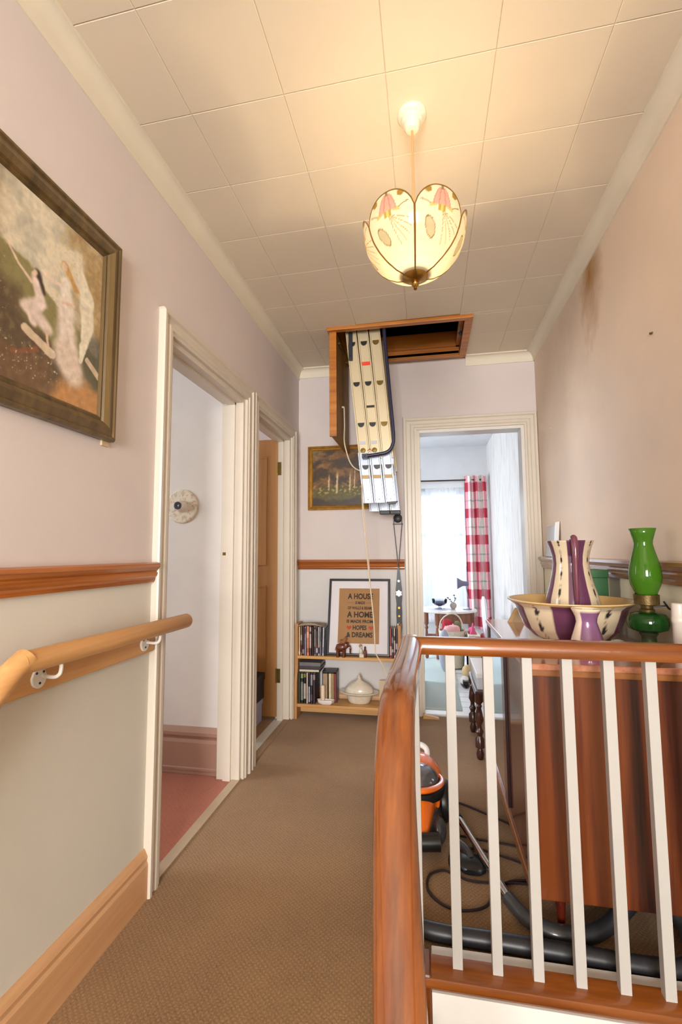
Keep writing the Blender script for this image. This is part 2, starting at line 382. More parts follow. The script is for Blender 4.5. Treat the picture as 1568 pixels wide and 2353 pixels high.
for i in range(-9, 8):
    for j in range(6):
        x0, x1 = cols[j], cols[j+1]; y0, y1 = rowy(i, (x0+x1)/2), rowy(i+1, (x0+x1)/2)
        m = MB(); sh = lambda x, y: y-.02*(x-(x0+x1)/2)
        rects = [(x0, x1, y0, min(y1, YF))] if y0 < YF else []
        if y1 > HY0 and x1 > HX0 and x0 < HX1 and y0 < HY1:
            rects = []
            if y0 < HY0-.012: rects.append((x0, x1, y0, HY0+.01))
            if x0 < HX0: rects.append((x0, HX0+.01, max(y0, HY0+.01), min(y1, YF)))
            if x1 > HX1: rects.append((HX1-.01, x1, max(y0, HY0+.01), min(y1, YF)))
            if y1 > HY1: rects.append((max(x0, HX0), min(x1, HX1), HY1-.01, min(y1, YF)))
        for r in rects:
            if r[1]-r[0] < .004 or r[3]-r[2] < .004: continue
            m.loft(tile_mesh([(r[0], sh(r[0], r[2])), (r[1], sh(r[1], r[2])), (r[1], sh(r[1], r[3])), (r[0], sh(r[0], r[3]))]))
        if m.v: obj('ceiling_tile', m, M['tile'], ceiling)
# cornices
def cove(n, wx, hz):
    return [(0,0)]+[(wx*(.12+.88*(1-cos(PI/2*k/n))), -hz*(1-.88*sin(PI/2*k/n)) if 0 else -hz*(.1+.9*(1-sin(PI/2*k/n)))) for k in range(n+1)]
pl = [(0, 0), (0, -.078), (.006, -.078), (.008, -.070)]+[(.008+.034*(1-cos(PI/2*k/6)), -.07+.06*sin(PI/2*k/6)) for k in range(1, 7)]+[(.046, -.010), (.046, 0)]
st('trim_1', MB().prism([(XL+u, ZC+v) for u, v in pl], 'y', -2.6, YF), M['cornice'], 'cream cornice along the left wall', 'cornice', smooth=True)
st('trim_2', MB().prism([(XR-u*1.15, ZC+v*.85) for u, v in pl], 'y', -2.6, YF), M['cornice'], 'cream cornice along the right wall', 'cornice', smooth=True)
st('trim_3', MB().prism([(YF-u, ZC+v*.85) for u, v in pl], 'x', XL, HX0), M['cornice'], 'short cream cornice between left wall and loft hatch', 'cornice', smooth=True)
st('trim_4', MB().prism([(YF-u, ZC+v*.85) for u, v in pl], 'x', HX1, XR), M['cornice'], 'short cream cornice between loft hatch and right wall', 'cornice', smooth=True)

# ---- door frames
ARCH = [(0,0),(.0,.016),(.012,.016),(.016,.022),(.030,.022),(.036,.017),(.054,.017),(.060,.026),(.072,.026),(.075,.020),(.075,0)]   # (across, out)
def arch_leg(fix, s, out, z0, z1a, ax, w=.075):
    """upright moulding: fix = inner edge, s = +1/-1 direction away from opening; mitred top"""
    m = MB(); k = w/.075
    lo = []; hi = []
    for u, o in ARCH:
        u *= k
        p = (out(o), fix+s*u) if ax == 'y' else (fix+s*u, out(o))
        lo.append((p[0], p[1], z0)); hi.append((p[0], p[1], z1a+u))
    return m.loft([lo, hi])
def arch_head(a, b, z, out, ax, w=.075):
    m = MB(); k = w/.075; A = []; Bq = []
    for u, o in ARCH:
        u *= k
        if ax == 'y': A.append((out(o), a-u, z+u)); Bq.append((out(o), b+u, z+u))
        else: A.append((a-u, out(o), z+u)); Bq.append((b+u, out(o), z+u))
    return m.loft([A, Bq])
ol = lambda o: XL+o
for n, (a, b, z), lab in ((1, D1, 'cream painted frame of the doorway to the red carpeted room'), (2, D2, 'cream painted frame and open stripped pine door at the end of the left wall')):
    d = thing('door_%d' % n, lab, 'door', (XL, (a+b)/2, 0), kind='structure')
    obj('architrave', arch_leg(a, -1, ol, 0, z, 'y', .07), M['gloss_cream'], d)
    obj('architrave', arch_leg(b, 1, ol, 0, z, 'y', .075), M['gloss_cream'], d)
    obj('architrave', arch_head(a, b, z, ol, 'y', .075), M['gloss_cream'], d)
    m = MB(); m.box(XL-(.115 if n == 1 else .079), XL+.002, b-.022, b+.001, 0, z); obj('jamb', m, M['gloss_cream'], d, bev=.002)
    m = MB(); m.box(XL-.115, XL+.002, a-.001, a+.022, 0, z); obj('jamb', m, M['gloss_cream'], d, bev=.002)
    m = MB(); m.box(XL-.115, XL+.002, a+.022, b-.022, z-.022, z+.001); obj('jamb', m, M['gloss_cream'], d, bev=.002)
    m = MB(); m.box(XL-.078, XL-.04, b-.034, b-.022, 0, z-.022); m.box(XL-.078, XL-.04, a+.022, a+.034, 0, z-.022); m.box(XL-.078, XL-.04, a+.022, b-.022, z-.034, z-.022)
    obj('door_stop', m, M['gloss_cream'], d)
    obj('threshold_strip', B(XL-.035, XL+.005, a, b, 0, .006), plain('threshold_metal', C(196,176,150), .35, .4) if n == 1 else M['carpet'], d)
    if n == 1:
        p = obj('latch_plate', B(XL-.10, XL-.07, b-.0235, b-.0215, 1.08, 1.095), M['oldbrass'], d)
    if n == 2:
        yd = b-.03
        lf = obj('door_leaf', MB().box(XL-.78, XL-.080, yd, yd+.036, .02, 1.872), M['pine_z'], d, bev=.003)
        lf2 = []
        for z0_, z1_ in ((.18, .86), (1.02, 1.74)):
            for x0 in (XL-.70, XL-.37):
                m = MB(); x1 = x0+.2
                m.box(x0, x1, yd-.002, yd+.001, z0_, z1_)
                m.prism([(x0-.012, z0_-.012),(x1+.012, z0_-.012),(x1, z0_),(x0, z0_)], 'y', yd-.005, yd); m.prism([(x0-.012, z1_+.012),(x0, z1_),(x1, z1_),(x1+.012, z1_+.012)], 'y', yd-.005, yd)
                m.prism([(x0-.012, z0_-.012),(x0, z0_),(x0, z1_),(x0-.012, z1_+.012)], 'y', yd-.005, yd); m.prism([(x1, z0_),(x1+.012, z0_-.012),(x1+.012, z1_+.012),(x1, z1_)], 'y', yd-.005, yd)
                obj('door_panel', m, M['pine_z'], lf)
        for zz in (.24, 1.62):
            m = MB(); m.box(XL-.079, XL-.055, b-.0365, b-.033, zz, zz+.09); m.tube([(XL-.081, b-.034, zz), (XL-.081, b-.034, zz+.09)], .006)
            obj('hinge', m, M['oldbrass'], d)
of = lambda o: YF-o
d = thing('door_3', 'cream painted frame of the far doorway with a pine door opened into the bedroom', 'door', ((D3[0]+D3[1])/2, YF, 0), kind='structure')
obj('architrave', arch_leg(D3[0], -1, of, 0, D3[2], 'x', .095), M['gloss_cream'], d)
obj('architrave', arch_leg(D3[1], 1, of, 0, D3[2], 'x', .082), M['gloss_cream'], d)
obj('architrave', arch_head(D3[0], D3[1], D3[2], of, 'x', .085), M['gloss_cream'], d)
obj('jamb', B(D3[0]-.001, D3[0]+.02, YF-.002, YF+.12, 0, D3[2]), M['gloss_cream'], d)
obj('jamb', B(D3[1]-.02, D3[1]+.001, YF-.002, YF+.12, 0, D3[2]), M['white_gloss'], d)
obj('jamb', B(D3[0]+.02, D3[1]-.02, YF-.002, YF+.12, D3[2]-.02, D3[2]+.001), M['white_gloss'], d)
obj('threshold_strip', B(D3[0], D3[1], YF+.01, YF+.09, 0, .012), M['white_gloss'], d, bev=.004)
lf = obj('door_leaf', B(D3[0]-.028, D3[0]+.010, YF+.125, YF+.82, .015, 1.91), M['pine_z'], d, bev=.002)
for zz in (.25, 1.6): obj('hinge', B(D3[0]+.008, D3[0]+.021, YF+.10, YF+.128, zz, zz+.09), M['oldbrass'], d)

# ---- dado rails
DR = [(0, 0), (.012, 0), (.016, .010), (.016, .016), (.022, .022), (.024, .030), (.020, .036), (.030, .046), (.036, .052), (.034, .062), (.024, .066), (0, .066)]
def dado(name, pts, mat, lab, ax):
    m = MB()
    if ax == 'L': m.prism([(XL+o, .996+z) for o, z in DR], 'y', *pts)
    if ax == 'R': m.prism([(XR-o, .985+z*1.12) for o, z in DR], 'y', *pts)
    if ax == 'F': m.prism([(YF-o, .972+z*1.05) for o, z in DR], 'x', *pts)
    return st(name, m, mat, lab, 'dado rail')
dado('trim_5', (-2.6, D1[0]-.075), M['dado'], 'honey brown wooden dado rail on the left wall above the pine handrail', 'L')
dado('trim_6', (XL, D3[0]-.10), M['dado_x'], 'honey brown wooden dado rail on the end wall', 'F')
dado('trim_7', (-2.6, YF-.03), M['dado_r'], 'glossy brown dado rail on the right wall behind the jug', 'R')
# ---- skirting
SK = [(0, 0), (.018, 0), (.018, .105), (.014, .115), (.016, .128), (.010, .140), (.004, .150), (0, .150)]
st('baseboard_left', MB().prism([(XL+o, z) for o, z in SK], 'y', .79, D1[0]-.07), M['skirt'], 'light brown wooden skirting board below the pine handrail', 'skirting')
m = MB(); q = [(.80, 0), (.80, .15), (-1.75, -2.02), (-1.75, -2.3), (.55, -.34)]
st('baseboard_stairs', m.prism(q, 'x', XL, XL+.018), M['skirt'], 'light brown wooden string board sloping down beside the stairs', 'skirting')
st('baseboard_far', MB().prism([(YF-o, z) for o, z in SK], 'x', XL, D3[0]-.1), M['skirt'], 'light brown wooden skirting board behind the bookshelf', 'skirting')
st('baseboard_right', MB().prism([(XR-o, z) for o, z in SK], 'y', 1.3, YF), M['skirt'], 'light brown wooden skirting board behind the sideboard', 'skirting')

# ---- side room with red carpet
st('floor_side_room', B(-3.4, XL-.1, -.6, 2.25, -.22, -.002), M['red_carpet'], 'red carpet of the side room', 'floor')
m = B(XL-.1, XL-.036, D1[0], D1[1], -.1, .001)
st('floor_side_doorway', m, M['red_carpet'], 'red carpet reaching into the side doorway', 'floor')
st('wall_side_room', B(-3.4, XL-.1, 2.245, 2.36, -.22, ZC), M['white_wall'], 'white wall of the side room with a round wall plate', 'wall')
m = MB(); m.box(-3.4, -3.3, -.6, .2, 0, ZC).box(-3.4, -3.3, 1.7, 2.25, 0, ZC).box(-3.4, -3.3, .2, 1.7, 0, .8).box(-3.4, -3.3, .2, 1.7, 2.15, ZC)
st('wall_side_room_outer', m, M['white_wall'], 'white outer wall of the side room around its window', 'wall')
st('wall_side_room_back', B(-3.4, XL-.1, -.7, -.6, -.22, ZC), M['white_wall'], 'white back wall of the side room', 'wall')
st('ceiling_side_room', B(-3.4, XL-.1, -.7, 2.36, ZC, ZC+.1), M['white_wall'], 'white ceiling of the side room', 'ceiling')
SK2 = [(0, 0), (.02, 0), (.02, .018), (.024, .02), (.024, .03), (.02, .034), (.02, .15), (.014, .165), (.016, .172), (.024, .185), (.024, .2), (.016, .21), (.006, .222), (0, .222)]
st('baseboard_side_room', MB().prism([(2.245-o, z) for o, z in SK2], 'x', -3.3, XL-.115), M['pinkskirt'], 'tall pink-brown skirting board in the red carpeted room', 'skirting')
wn = thing('window_3', 'white framed window of the side room', 'window', (-3.35, .95, .8), kind='structure')
obj('window_frame', MB().box(-3.38,-3.32,.2,.26,.8,2.15).box(-3.38,-3.32,1.64,1.7,.8,2.15).box(-3.38,-3.32,.2,1.7,.8,.86).box(-3.38,-3.32,.2,1.7,2.09,2.15), M['white_gloss'], wn)
obj('pane', B(-3.353, -3.347, .26, 1.64, .86, 2.09), M['pane'], wn)
# ---- small room with the pine door
st('floor_small_room', B(-2.7, XL-.036, 2.36, YF, -.22, -.0005), M['carpet'], 'brown carpet of the small room', 'floor')
st('ceiling_small_room', B(-2.7, XL-.1, 2.36, YF, ZC, ZC+.1), M['white_wall'], 'white ceiling of the small room', 'ceiling')
m = MB(); m.box(-2.7, -2.6, 2.36, YF, 0, 1.0).box(-2.7, -2.6, 2.36, YF, 2.1, ZC).box(-2.7, -2.6, 2.36, 2.45, 1, 2.1).box(-2.7, -2.6, 3.15, YF, 1, 2.1)
st('wall_small_room', m, M['white_wall'], 'white outer wall of the small room', 'wall')
st('added_window_4', B(-2.66, -2.64, 2.45, 3.15, 1, 2.1), M['pane'], 'unseen pane added to let light into the small room', 'window')  # invented opening, out of view, that brightens the small room

# ---- bedroom beyond the far doorway
BX, BY = .775, 6.10
WX0, WX1, WZ0, WZ1 = -1.25, .56, .28, 1.93
def scratch(name):
    m, t, N, L, b = base(name)
    f = nz(N, L, coords(N, L, (1, 7, 1.1), kind='Object'), 3.2, 6, .65)
    L.new(ramp(N, L, f, [(.40, C(222,220,218)), (.55, C(212,207,202)), (.68, C(196,188,180))]), b.inputs['Base Color']); b.inputs['Roughness'].default_value = .85
    return m
st('floor_bedroom', B(-2.7, 1, YF+.1, BY+.1, -.22, -.006), M['board'], 'white painted board floor of the bedroom', 'floor')
fb = bpy.data.objects['floor_bedroom']
for i in range(23):
    y0 = YF+.1+i*.118
    for x0, x1 in ((-2.6, -.9), (-.9, BX)):
        obj('floor_board', B(x0+.002, x1-.002, y0+.003, y0+.115, -.007, .002), M['board'], fb)
st('wall_bedroom_right', B(BX, BX+.12, YF+.1, BY+.1, -.22, ZC), scratch('scuffed_wallpaper'), 'pale wall with scuffed paper beside the bedroom curtain', 'wall')
m = MB().box(-2.8,-2.7,YF,4.0,-.22,ZC).box(-2.8,-2.7,5.5,BY+.1,-.22,ZC).box(-2.8,-2.7,4.0,5.5,-.22,.8).box(-2.8,-2.7,4.0,5.5,2.2,ZC)
st('wall_bedroom_left', m, M['bed_wall'], 'pale left wall of the bedroom', 'wall')
m = MB(); m.box(-2.7, WX0, BY, BY+.12, -.22, ZC).box(WX1, BX, BY, BY+.12, -.22, ZC).box(WX0, WX1, BY, BY+.12, -.22, WZ0).box(WX0, WX1, BY, BY+.12, WZ1, ZC)
st('wall_bedroom_window', m, M['bed_wall'], 'pale grey wall above the bedroom window', 'wall')
st('ceiling_bedroom', B(-2.8, 1, YF+.1, BY+.12, ZC, ZC+.1), M['bed_wall'], 'white bedroom ceiling', 'ceiling')
wn = thing('window_1', 'tall white framed bedroom window behind net curtain', 'window', ((WX0+WX1)/2, BY+.06, WZ0), kind='structure')
m = MB()
for x in (WX0, -.66, -.06, WX1-.05): m.box(x, x+.05, BY+.03, BY+.09, WZ0, WZ1)
for z in (WZ0, 1.38, WZ1-.05): m.box(WX0, WX1, BY+.03, BY+.09, z, z+.05)
obj('window_frame', m, M['white_gloss'], wn)
for x0, x1 in ((WX0+.05, -.66), (-.61, -.06), (-.01, WX1-.05)):
    for z0_, z1_ in ((WZ0+.05, 1.38), (1.43, WZ1-.05)): obj('pane', B(x0, x1, BY+.055, BY+.061, z0_, z1_), M['pane'], wn)
obj('window_sill', B(WX0-.05, WX1+.04, BY-.06, BY+.03, WZ0-.03, WZ0), M['white_gloss'], wn)
wn = thing('added_window_5', 'unseen white framed side window added to light the bedroom', 'window', (-2.75, 4.75, .8), kind='structure')  # second bedroom window added out of view for extra light
obj('window_frame', MB().box(-2.78,-2.72,4.0,4.06,.8,2.2).box(-2.78,-2.72,5.44,5.5,.8,2.2).box(-2.78,-2.72,4.06,5.44,.8,.86).box(-2.78,-2.72,4.06,5.44,2.14,2.2), M['white_gloss'], wn)
obj('pane', B(-2.753, -2.747, 4.06, 5.44, .86, 2.14), M['pane'], wn)
# house across the street
hb = thing('house', 'pale rendered house across the street seen through the net curtain', 'house', (.6, 14, -3))
obj('wall', B(-6, 7, 14, 14.3, -3, 5.5), M['facade'], hb)
for x in (-1.9, -.55, .8, 2.1):
    for z in (-.6, 1.75):
        wi = obj('window', B(x, x+.75, 13.95, 14.02, z, z+1.35), M['white_gloss'], hb)
        obj('window_glass', B(x+.07, x+.36, 13.93, 13.96, z+.07, z+1.28), M['fdark'], wi); obj('window_glass', B(x+.40, x+.68, 13.93, 13.96, z+.07, z+1.28), M['fdark'], wi)
    obj('lintel', B(x-.1, x+.85, 13.9, 14.0, 1.15, 1.35), M['fdark'], hb)
st('street_ground', B(-12, 12, 6.3, 14.3, -3.2, -3), plain('street_asphalt', C(140,140,142), .9), 'grey street below the bedroom window', 'ground')
# loft over the hatch
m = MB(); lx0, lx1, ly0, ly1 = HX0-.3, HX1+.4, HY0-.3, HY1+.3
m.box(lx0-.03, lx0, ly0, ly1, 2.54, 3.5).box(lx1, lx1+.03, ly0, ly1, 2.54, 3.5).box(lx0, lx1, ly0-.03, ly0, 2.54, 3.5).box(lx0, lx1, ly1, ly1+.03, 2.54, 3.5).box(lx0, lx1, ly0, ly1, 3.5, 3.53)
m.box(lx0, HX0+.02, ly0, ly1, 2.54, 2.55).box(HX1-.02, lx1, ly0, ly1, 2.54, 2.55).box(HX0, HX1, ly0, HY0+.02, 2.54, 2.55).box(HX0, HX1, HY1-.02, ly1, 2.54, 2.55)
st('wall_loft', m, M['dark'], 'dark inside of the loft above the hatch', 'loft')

# ================================================================ LOFT HATCH, LADDER
h = thing('loft_hatch', 'varnished wooden loft hatch frame in the ceiling with its door hanging down', 'loft hatch', (HX0, HY0, ZC))
fwid = .046
def mitre(a, b, c, d_, z0, z1): return MB().prism([a, b, c, d_], 'z', z0, z1)
x0, x1, y0, y1 = HX0, HX1, HY0, HY1; i0, i1, j0, j1 = x0+fwid, x1-fwid, y0+fwid*.8, y1-fwid*.8
for q in (((x0,y0),(x1,y0),(i1,j0),(i0,j0)), ((x1,y0),(x1,y1),(i1,j1),(i1,j0)), ((x1,y1),(x0,y1),(i0,j1),(i1,j1)), ((x0,y1),(x0,y0),(i0,j0),(i0,j1))):
    obj('frame_board', mitre(*q, ZC-.018, ZC+.02), M['hatch_wood'], h, bev=.002)
for q in ((i0-.02, i1+.02, j0-.02, j0), (i0-.02, i1+.02, j1, j1+.02), (i0-.02, i0, j0, j1), (i1, i1+.02, j0, j1)):
    obj('lining_board', B(*q, ZC, ZC+.16), M['hatch_wood'], h)
for q in ((i0, i1, j1-.022, j1), (i1-.022, i1, j0, j1)):
    obj('rebate_strip', B(*q, ZC+.045, ZC+.075), M['hatch_wood'], h)
obj('catch', MB().box(i1-.012, i1+.002, 2.90, 2.93, ZC+.01, ZC+.03).box(i1-.02, i1-.008, 2.91, 2.922, ZC+.015, ZC+.025), M['iron'], h)
m = MB().box(-.556, -.524, 2.69, 3.16, 1.79, ZC+.005)
hd = obj('hatch_door', m, M['hatch_z'], h, bev=.003)
obj('edge_strip', B(-.562, -.518, 2.672, 2.69, 1.785, ZC), M['hatch_wood'], hd, bev=.002)
for zz in (2.40,):
    for yy in (2.76, 3.06): obj('hinge', MB().tube([(-.518, yy, zz), (-.518, yy+.06, zz)], .007), M['oldbrass'], hd)
m = MB().tube([(-.519, 2.86, 2.02), (-.505, 2.86, 2.02)], .006); m.tube(spline([(-.505, 2.86, 2.02), (-.503, 2.86, 1.9), (-.505, 2.858, 1.80), (-.49, 2.87, 1.72), (-.47, 2.885, 1.66), (-.44, 2.89, 1.625), (-.40, 2.895, 1.606), (-.366, 2.90, 1.603)]), .004)
obj('pull_cord', m, M['cord'], hd)

LB, LF = 2.735, 3.03          # near and far stile
la = thing('loft_ladder', 'three-section aluminium loft ladder hanging from the hatch with a navy guide arm', 'ladder', (-.30, LB, 1.39))
def lp(s, z):                 # x of section s (0..2) left edge at height z
    t = (2.42-z)/1.05
    return -.468+.104*t+s*(.0735-.006*t)
W_ = .0665
def stile(s, y, zt, zb, w, dep=.028, shift=0):
    m = MB(); P = []
    for z in (zb, zt):
        x = lp(s, z)+shift
        ring = [(0,0),(.006,0),(.009,.006),(w-.009,.006),(w-.006,0),(w,0),(w,dep),(0,dep)]
        P.append([(x+u, y+v, z) for u, v in ring])
    return m.loft(P)
rungz = [2.375, 2.118, 1.862, 1.60]
def dee(x, z, w, hgt, y0, y1):
    pts = [(x-w/2, z+hgt*.42), (x+w/2, z+hgt*.42)]+[(x+w/2*cos(a), z+hgt*.3-hgt*.75*sin(a)) for a in [PI*k/8 for k in range(1, 8)]]
    return MB().prism(pts, 'y', y0, y1)
for s in range(3):
    for y in (LB, LF):
        zb = 1.655 if y == LB else 1.62
        so = obj('stile', stile(s, y, 2.52, zb, W_), M['alu'], la)
        zl = (1.385, 1.385, 1.385)[s] if y == LB else 1.36
        sl = obj('lower_stile', stile(s, y-.004, zb+.035, zl, .061, .03, -.004), M['alu2'], la)
        if y == LB:
            for k, z in enumerate(rungz):
                x = lp(s, z)+W_/2
                obj('rung_end', dee(x, z, .040, .030, y-(.002 if z > 1.65 else .006), y+.008), M['oldbrass'] if (s == 2 and k < 3) else M['black'], so if z > 1.65 else sl)
            x = lp(s, 1.545)-.004
            obj('tan_label', B(x+.009, x+.053, LB-.0055, LB-.002, 1.532, 1.552), M['tan'], sl)
            x = lp(s, 1.40)-.004
            obj('bolt', MB().tube([(x+.03, LB-.006, 1.405), (x+.03, LB, 1.405)], .003), M['iron'], sl)
    for z in rungz:
        x = lp(s, z)+W_/2
        obj('rung', dee(x, z, .036, .027, LB+.01, LF+.005), M['alu'], la)
x = lp(1, 2.25); obj('red_label', B(x+.008, x+.058, LB+.0035, LB+.0065, 2.235, 2.258), plain('red_label', C(226,66,40), .5), la)
x = lp(1, 1.975); obj('black_label', B(x+.008, x+.056, LB+.0035, LB+.0065, 1.968, 1.982), M['black'], la)
for s in (0, 1):
    x = lp(s, 1.725)+.03
    o = obj('end_stop', MB().lathe([(0, 0), (.016, 0), (.014, .006), (0, .007)], 0, 0, 14), M['oldbrass'], la, local=True)
    o.location = (x-la.location.x, LB+.005-la.location.y, 1.705-la.location.z); o.rotation_euler = (PI/2, 0, 0)
    obj('vent_label', B(x-.02, x+.016, LB+.0035, LB+.0062, 1.742, 1.762), M['paleobj'], la)
obj('red_arrow', MB().prism([(lp(1,1.71)-.015, 1.70), (lp(1,1.71), 1.716), (lp(1,1.71)+.015, 1.70), (lp(1,1.71), 1.707)], 'y', LB-.001, LB+.005), M['heart'], la)
ax = [(-.232, 2.70, 2.52), (-.226, 2.70, 2.40), (-.212, 2.70, 2.2), (-.193, 2.70, 1.95), (-.181, 2.70, 1.78), (-.190, 2.70, 1.715), (-.222, 2.70, 1.68), (-.29, 2.70, 1.668), (-.352, 2.70, 1.662)]
obj('guide_arm', MB().tube(spline(ax, 8), .0105, 10), M['navy'], la, smooth=True)
obj('arm_bracket', MB().box(-.370, -.335, 2.69, 2.735, 1.648, 1.675).tube([(-.352, 2.686, 1.662), (-.352, 2.735, 1.662)], .006), M['navy'], la, bev=.002)
obj('side_bracket', MB().box(-.452, -.427, 2.727, 2.742, 2.27, 2.45).tube([(-.44, 2.722, 2.30), (-.44, 2.74, 2.30)], .006), M['iron'], la, bev=.003)
for s in (1, 2):
    x = lp(s, 1.36)
    obj('rubber_foot', MB().box(x-.006+.0, x+.062, LF-.012, LF+.034, 1.338, 1.364), M['iron'], la, bev=.004)
x = lp(2, 1.385); obj('rubber_foot', MB().prism([(x-.002,1.388),(x+.066,1.392),(x+.05,1.378),(x+.01,1.374)], 'y', LB-.008, LB+.028), M['iron'], la)
# back strut joining the sections
obj('slide_plate', B(lp(0,1.66)-.006, lp(2,1.66)+.066, LB+.03, LB+.036, 1.62, 1.69), M['alu2'], la)
m = MB().tube(spline([(-.375, 2.725, 1.50), (-.372, 2.715, 1.36), (-.356, 2.70, 1.19), (-.336, 2.70, .96), (-.312, 2.70, .70), (-.306, 2.70, .55), (-.30, 2.70, .51), (-.262, 2.70, .445), (-.20, 2.70, .30), (-.15, 2.68, .10), (-.16, 2.66, .005)]), .0035, 6)
m.tube(spline([(-.372, 2.73, 1.40), (-.352, 2.72, 1.20), (-.338, 2.72, 1.02), (-.330, 2.705, .90)]), .0025, 5)
one('cord', m, M['cord'], 'cream pull cord hanging from the loft ladder down past the framed print', 'cord', smooth=True)

# ================================================================ PENDANT LAMP
PX, PY = -.018, 1.352
pd = thing('pendant_lamp', 'tulip-shaped pendant lamp of cream petal panels painted with pink bell flowers', 'lamp', (PX, PY, 1.88))
obj('ceiling_rose', MB().lathe([(.045,ZC+.001),(.045,ZC-.008),(.040,ZC-.014),(.034,ZC-.016),(.032,ZC-.024),(.026,ZC-.028),(.024,ZC-.045),(.019,ZC-.052),(.006,ZC-.055)], PX, PY, 32), M['cornice'], pd, smooth=True)
obj('flex', MB().tube([(PX, PY, ZC-.05), (PX, PY, 2.12)], .0035, 8), M['flex'], pd)
obj('lamp_holder', MB().lathe([(.008,2.13),(.016,2.12),(.018,2.07),(.022,2.065),(.022,2.05)], PX, PY, 16), M['white_gloss'], pd, smooth=True)
obj('bulb', MB().lathe([(.014,2.05),(.018,2.04),(.03,2.01),(.032,1.99),(.024,1.97),(.008,1.96),(0,1.96)], PX, PY, 18), M['bulb'], pd, smooth=True)
RP = [(.036,1.918),(.062,1.926),(.092,1.944),(.117,1.966),(.135,1.990),(.146,2.015),(.152,2.04),(.155,2.07),(.155,2.12)]
def prof(z):
    for (r0, z0_), (r1, z1_) in zip(RP, RP[1:]):
        if z <= z1_: return r0+(r1-r0)*max(0, (z-z0_))/(z1_-z0_)
    return RP[-1][0]
def seg(px, py, ax_, ay, bx, by):
    dx, dy_ = bx-ax_, by-ay; t = max(0, min(1, ((px-ax_)*dx+(py-ay)*dy_)/(dx*dx+dy_*dy_+1e-9))); return math.hypot(px-ax_-t*dx, py-ay-t*dy_)
def petal_col(u, z):
    """u: metres across from the panel's middle line, z height"""
    c = (250, 238, 208); p = z-2.046
    if abs(u)+max(0,(p+.0))*.0 < .004*max(0,1) and .035 < p < .08: return (150, 140, 95)
    bell = .024*(1-max(0, p)/.04)**.5+.004 if -.008 < p < .04 else 0
    if abs(u) < bell:
        return (226, 140, 120) if (abs(abs(u)-bell) < .0028 or abs(abs(u)-bell*.35) < .0015) else (247, 180, 165)
    for s in (-1, 1):
        if seg(s*u, p, .004, .0, .034, -.012) < .0065-.12*abs(abs(u)-.018): return (212, 206, 130)
        if seg(s*u, p, .03, -.010, .062, .004) < .0016: return (150, 112, 56)
    if abs(u) < .011 and -.024 < p <= -.008: return (222, 210, 120) if abs(u) < .004 else (190, 170, 90)
    e = ((u+.026)*.8+(p+.06)*.55)**2/.00016+(-(u+.026)*.6+(p+.06)*.8)**2/.0007
    if e < 1: return (206, 196, 160) if e < .75 else (160, 130, 80)
    for k in range(5):
        a = .25+.25*k
        if seg(u, p, .002, -.02, .002+.07*sin(a), -.02-.065*cos(a)*1.1) < .0009: return (196, 168, 110)
    for s in (-1, 1):
        if (s*u-.042)**2+(p-.030)**2 < .00010: return (176, 142, 62)
    return c
shade = veil('lamp_petal', (1,.95,.8,1), .012, .42, attr=True, gloss=.04, dim=.155)
for k in range(6):
    th0 = -PI/2+PI/6+k*PI/3+.03
    NU, NV = 60, 64; hw = PI/6*.985
    def pt(u, v):
        a = (u*2-1)*hw; zt = 2.036+.056*max(0, 1-abs(u*2-1)**2.4)**.75; z = 1.918+(zt-1.918)*v
        r = prof(z)-.004*(1-(u*2-1)**2)*0; 
        return (PX+r*cos(th0+a), PY+r*sin(th0+a), z)
    def pc(x, y, z):
        a = math.atan2(y-PY, x-PX)-th0; a = (a+PI) % (2*PI)-PI; return petal_col(a*math.hypot(x-PX, y-PY), z)
    pe = obj('petal', MB().grid(pt, NU, NV), shade, pd, smooth=True, col=pc, fixn=False)
    edge = [pt(0, v/14) for v in range(15)]+[pt(u/20, 1) for u in range(1, 20)]+[pt(1, 1-v/14) for v in range(15)]
    obj('petal_edge', MB().tube(edge, .0019, 6), M['brass'], pe, smooth=True)
obj('base_cap', MB().lathe([(.002,1.932),(.040,1.930),(.042,1.924),(.036,1.914),(.020,1.906),(.010,1.902),(.012,1.896),(.009,1.889),(.004,1.885),(.006,1.880),(.001,1.876)], PX, PY, 28), M['brass'], pd, smooth=True)
obj('stem', MB().tube([(PX, PY, 1.93), (PX, PY, 1.965)], .004), M['brass'], pd)
pl_ = bpy.data.lights.new('pendant_bulb_light', 'POINT'); pl_.energy = 20; pl_.color = (1, .77, .48); pl_.shadow_soft_size = .035
po = bpy.data.objects.new('pendant_bulb_light', pl_); COL.objects.link(po); po.location = (PX, PY, 1.985)

# ================================================================ LEFT WALL: painting, handrail, wall plate
def frame_rect(a0, a1, z0, z1, prof_, place):
    """mitred frame: prof_ list of (inward, out); place(a, z, out)"""
    out = []
    cs = [(a0, z0, 1, 1), (a1, z0, -1, 1), (a1, z1, -1, -1), (a0, z1, 1, -1)]
    for k in range(4):
        A, Bc = cs[k], cs[(k+1) % 4]
        out.append(MB().loft([[place(A[0]+A[2]*i, A[1]+A[3]*i, o) for i, o in prof_], [place(Bc[0]+Bc[2]*i, Bc[1]+Bc[3]*i, o) for i, o in prof_]]))
    return out
def mixc(a, b, t): t = max(0, min(1, t)); return tuple(x+(y-x)*t for x, y in zip(a, b))
def sm(e0, e1, x): t = max(0, min(1, (x-e0)/(e1-e0))); return t*t*(3-2*t)
def fbm(x, y, s=0): return noise.fractal(Vector((x, y, s)), 1.0, 2.0, 5)
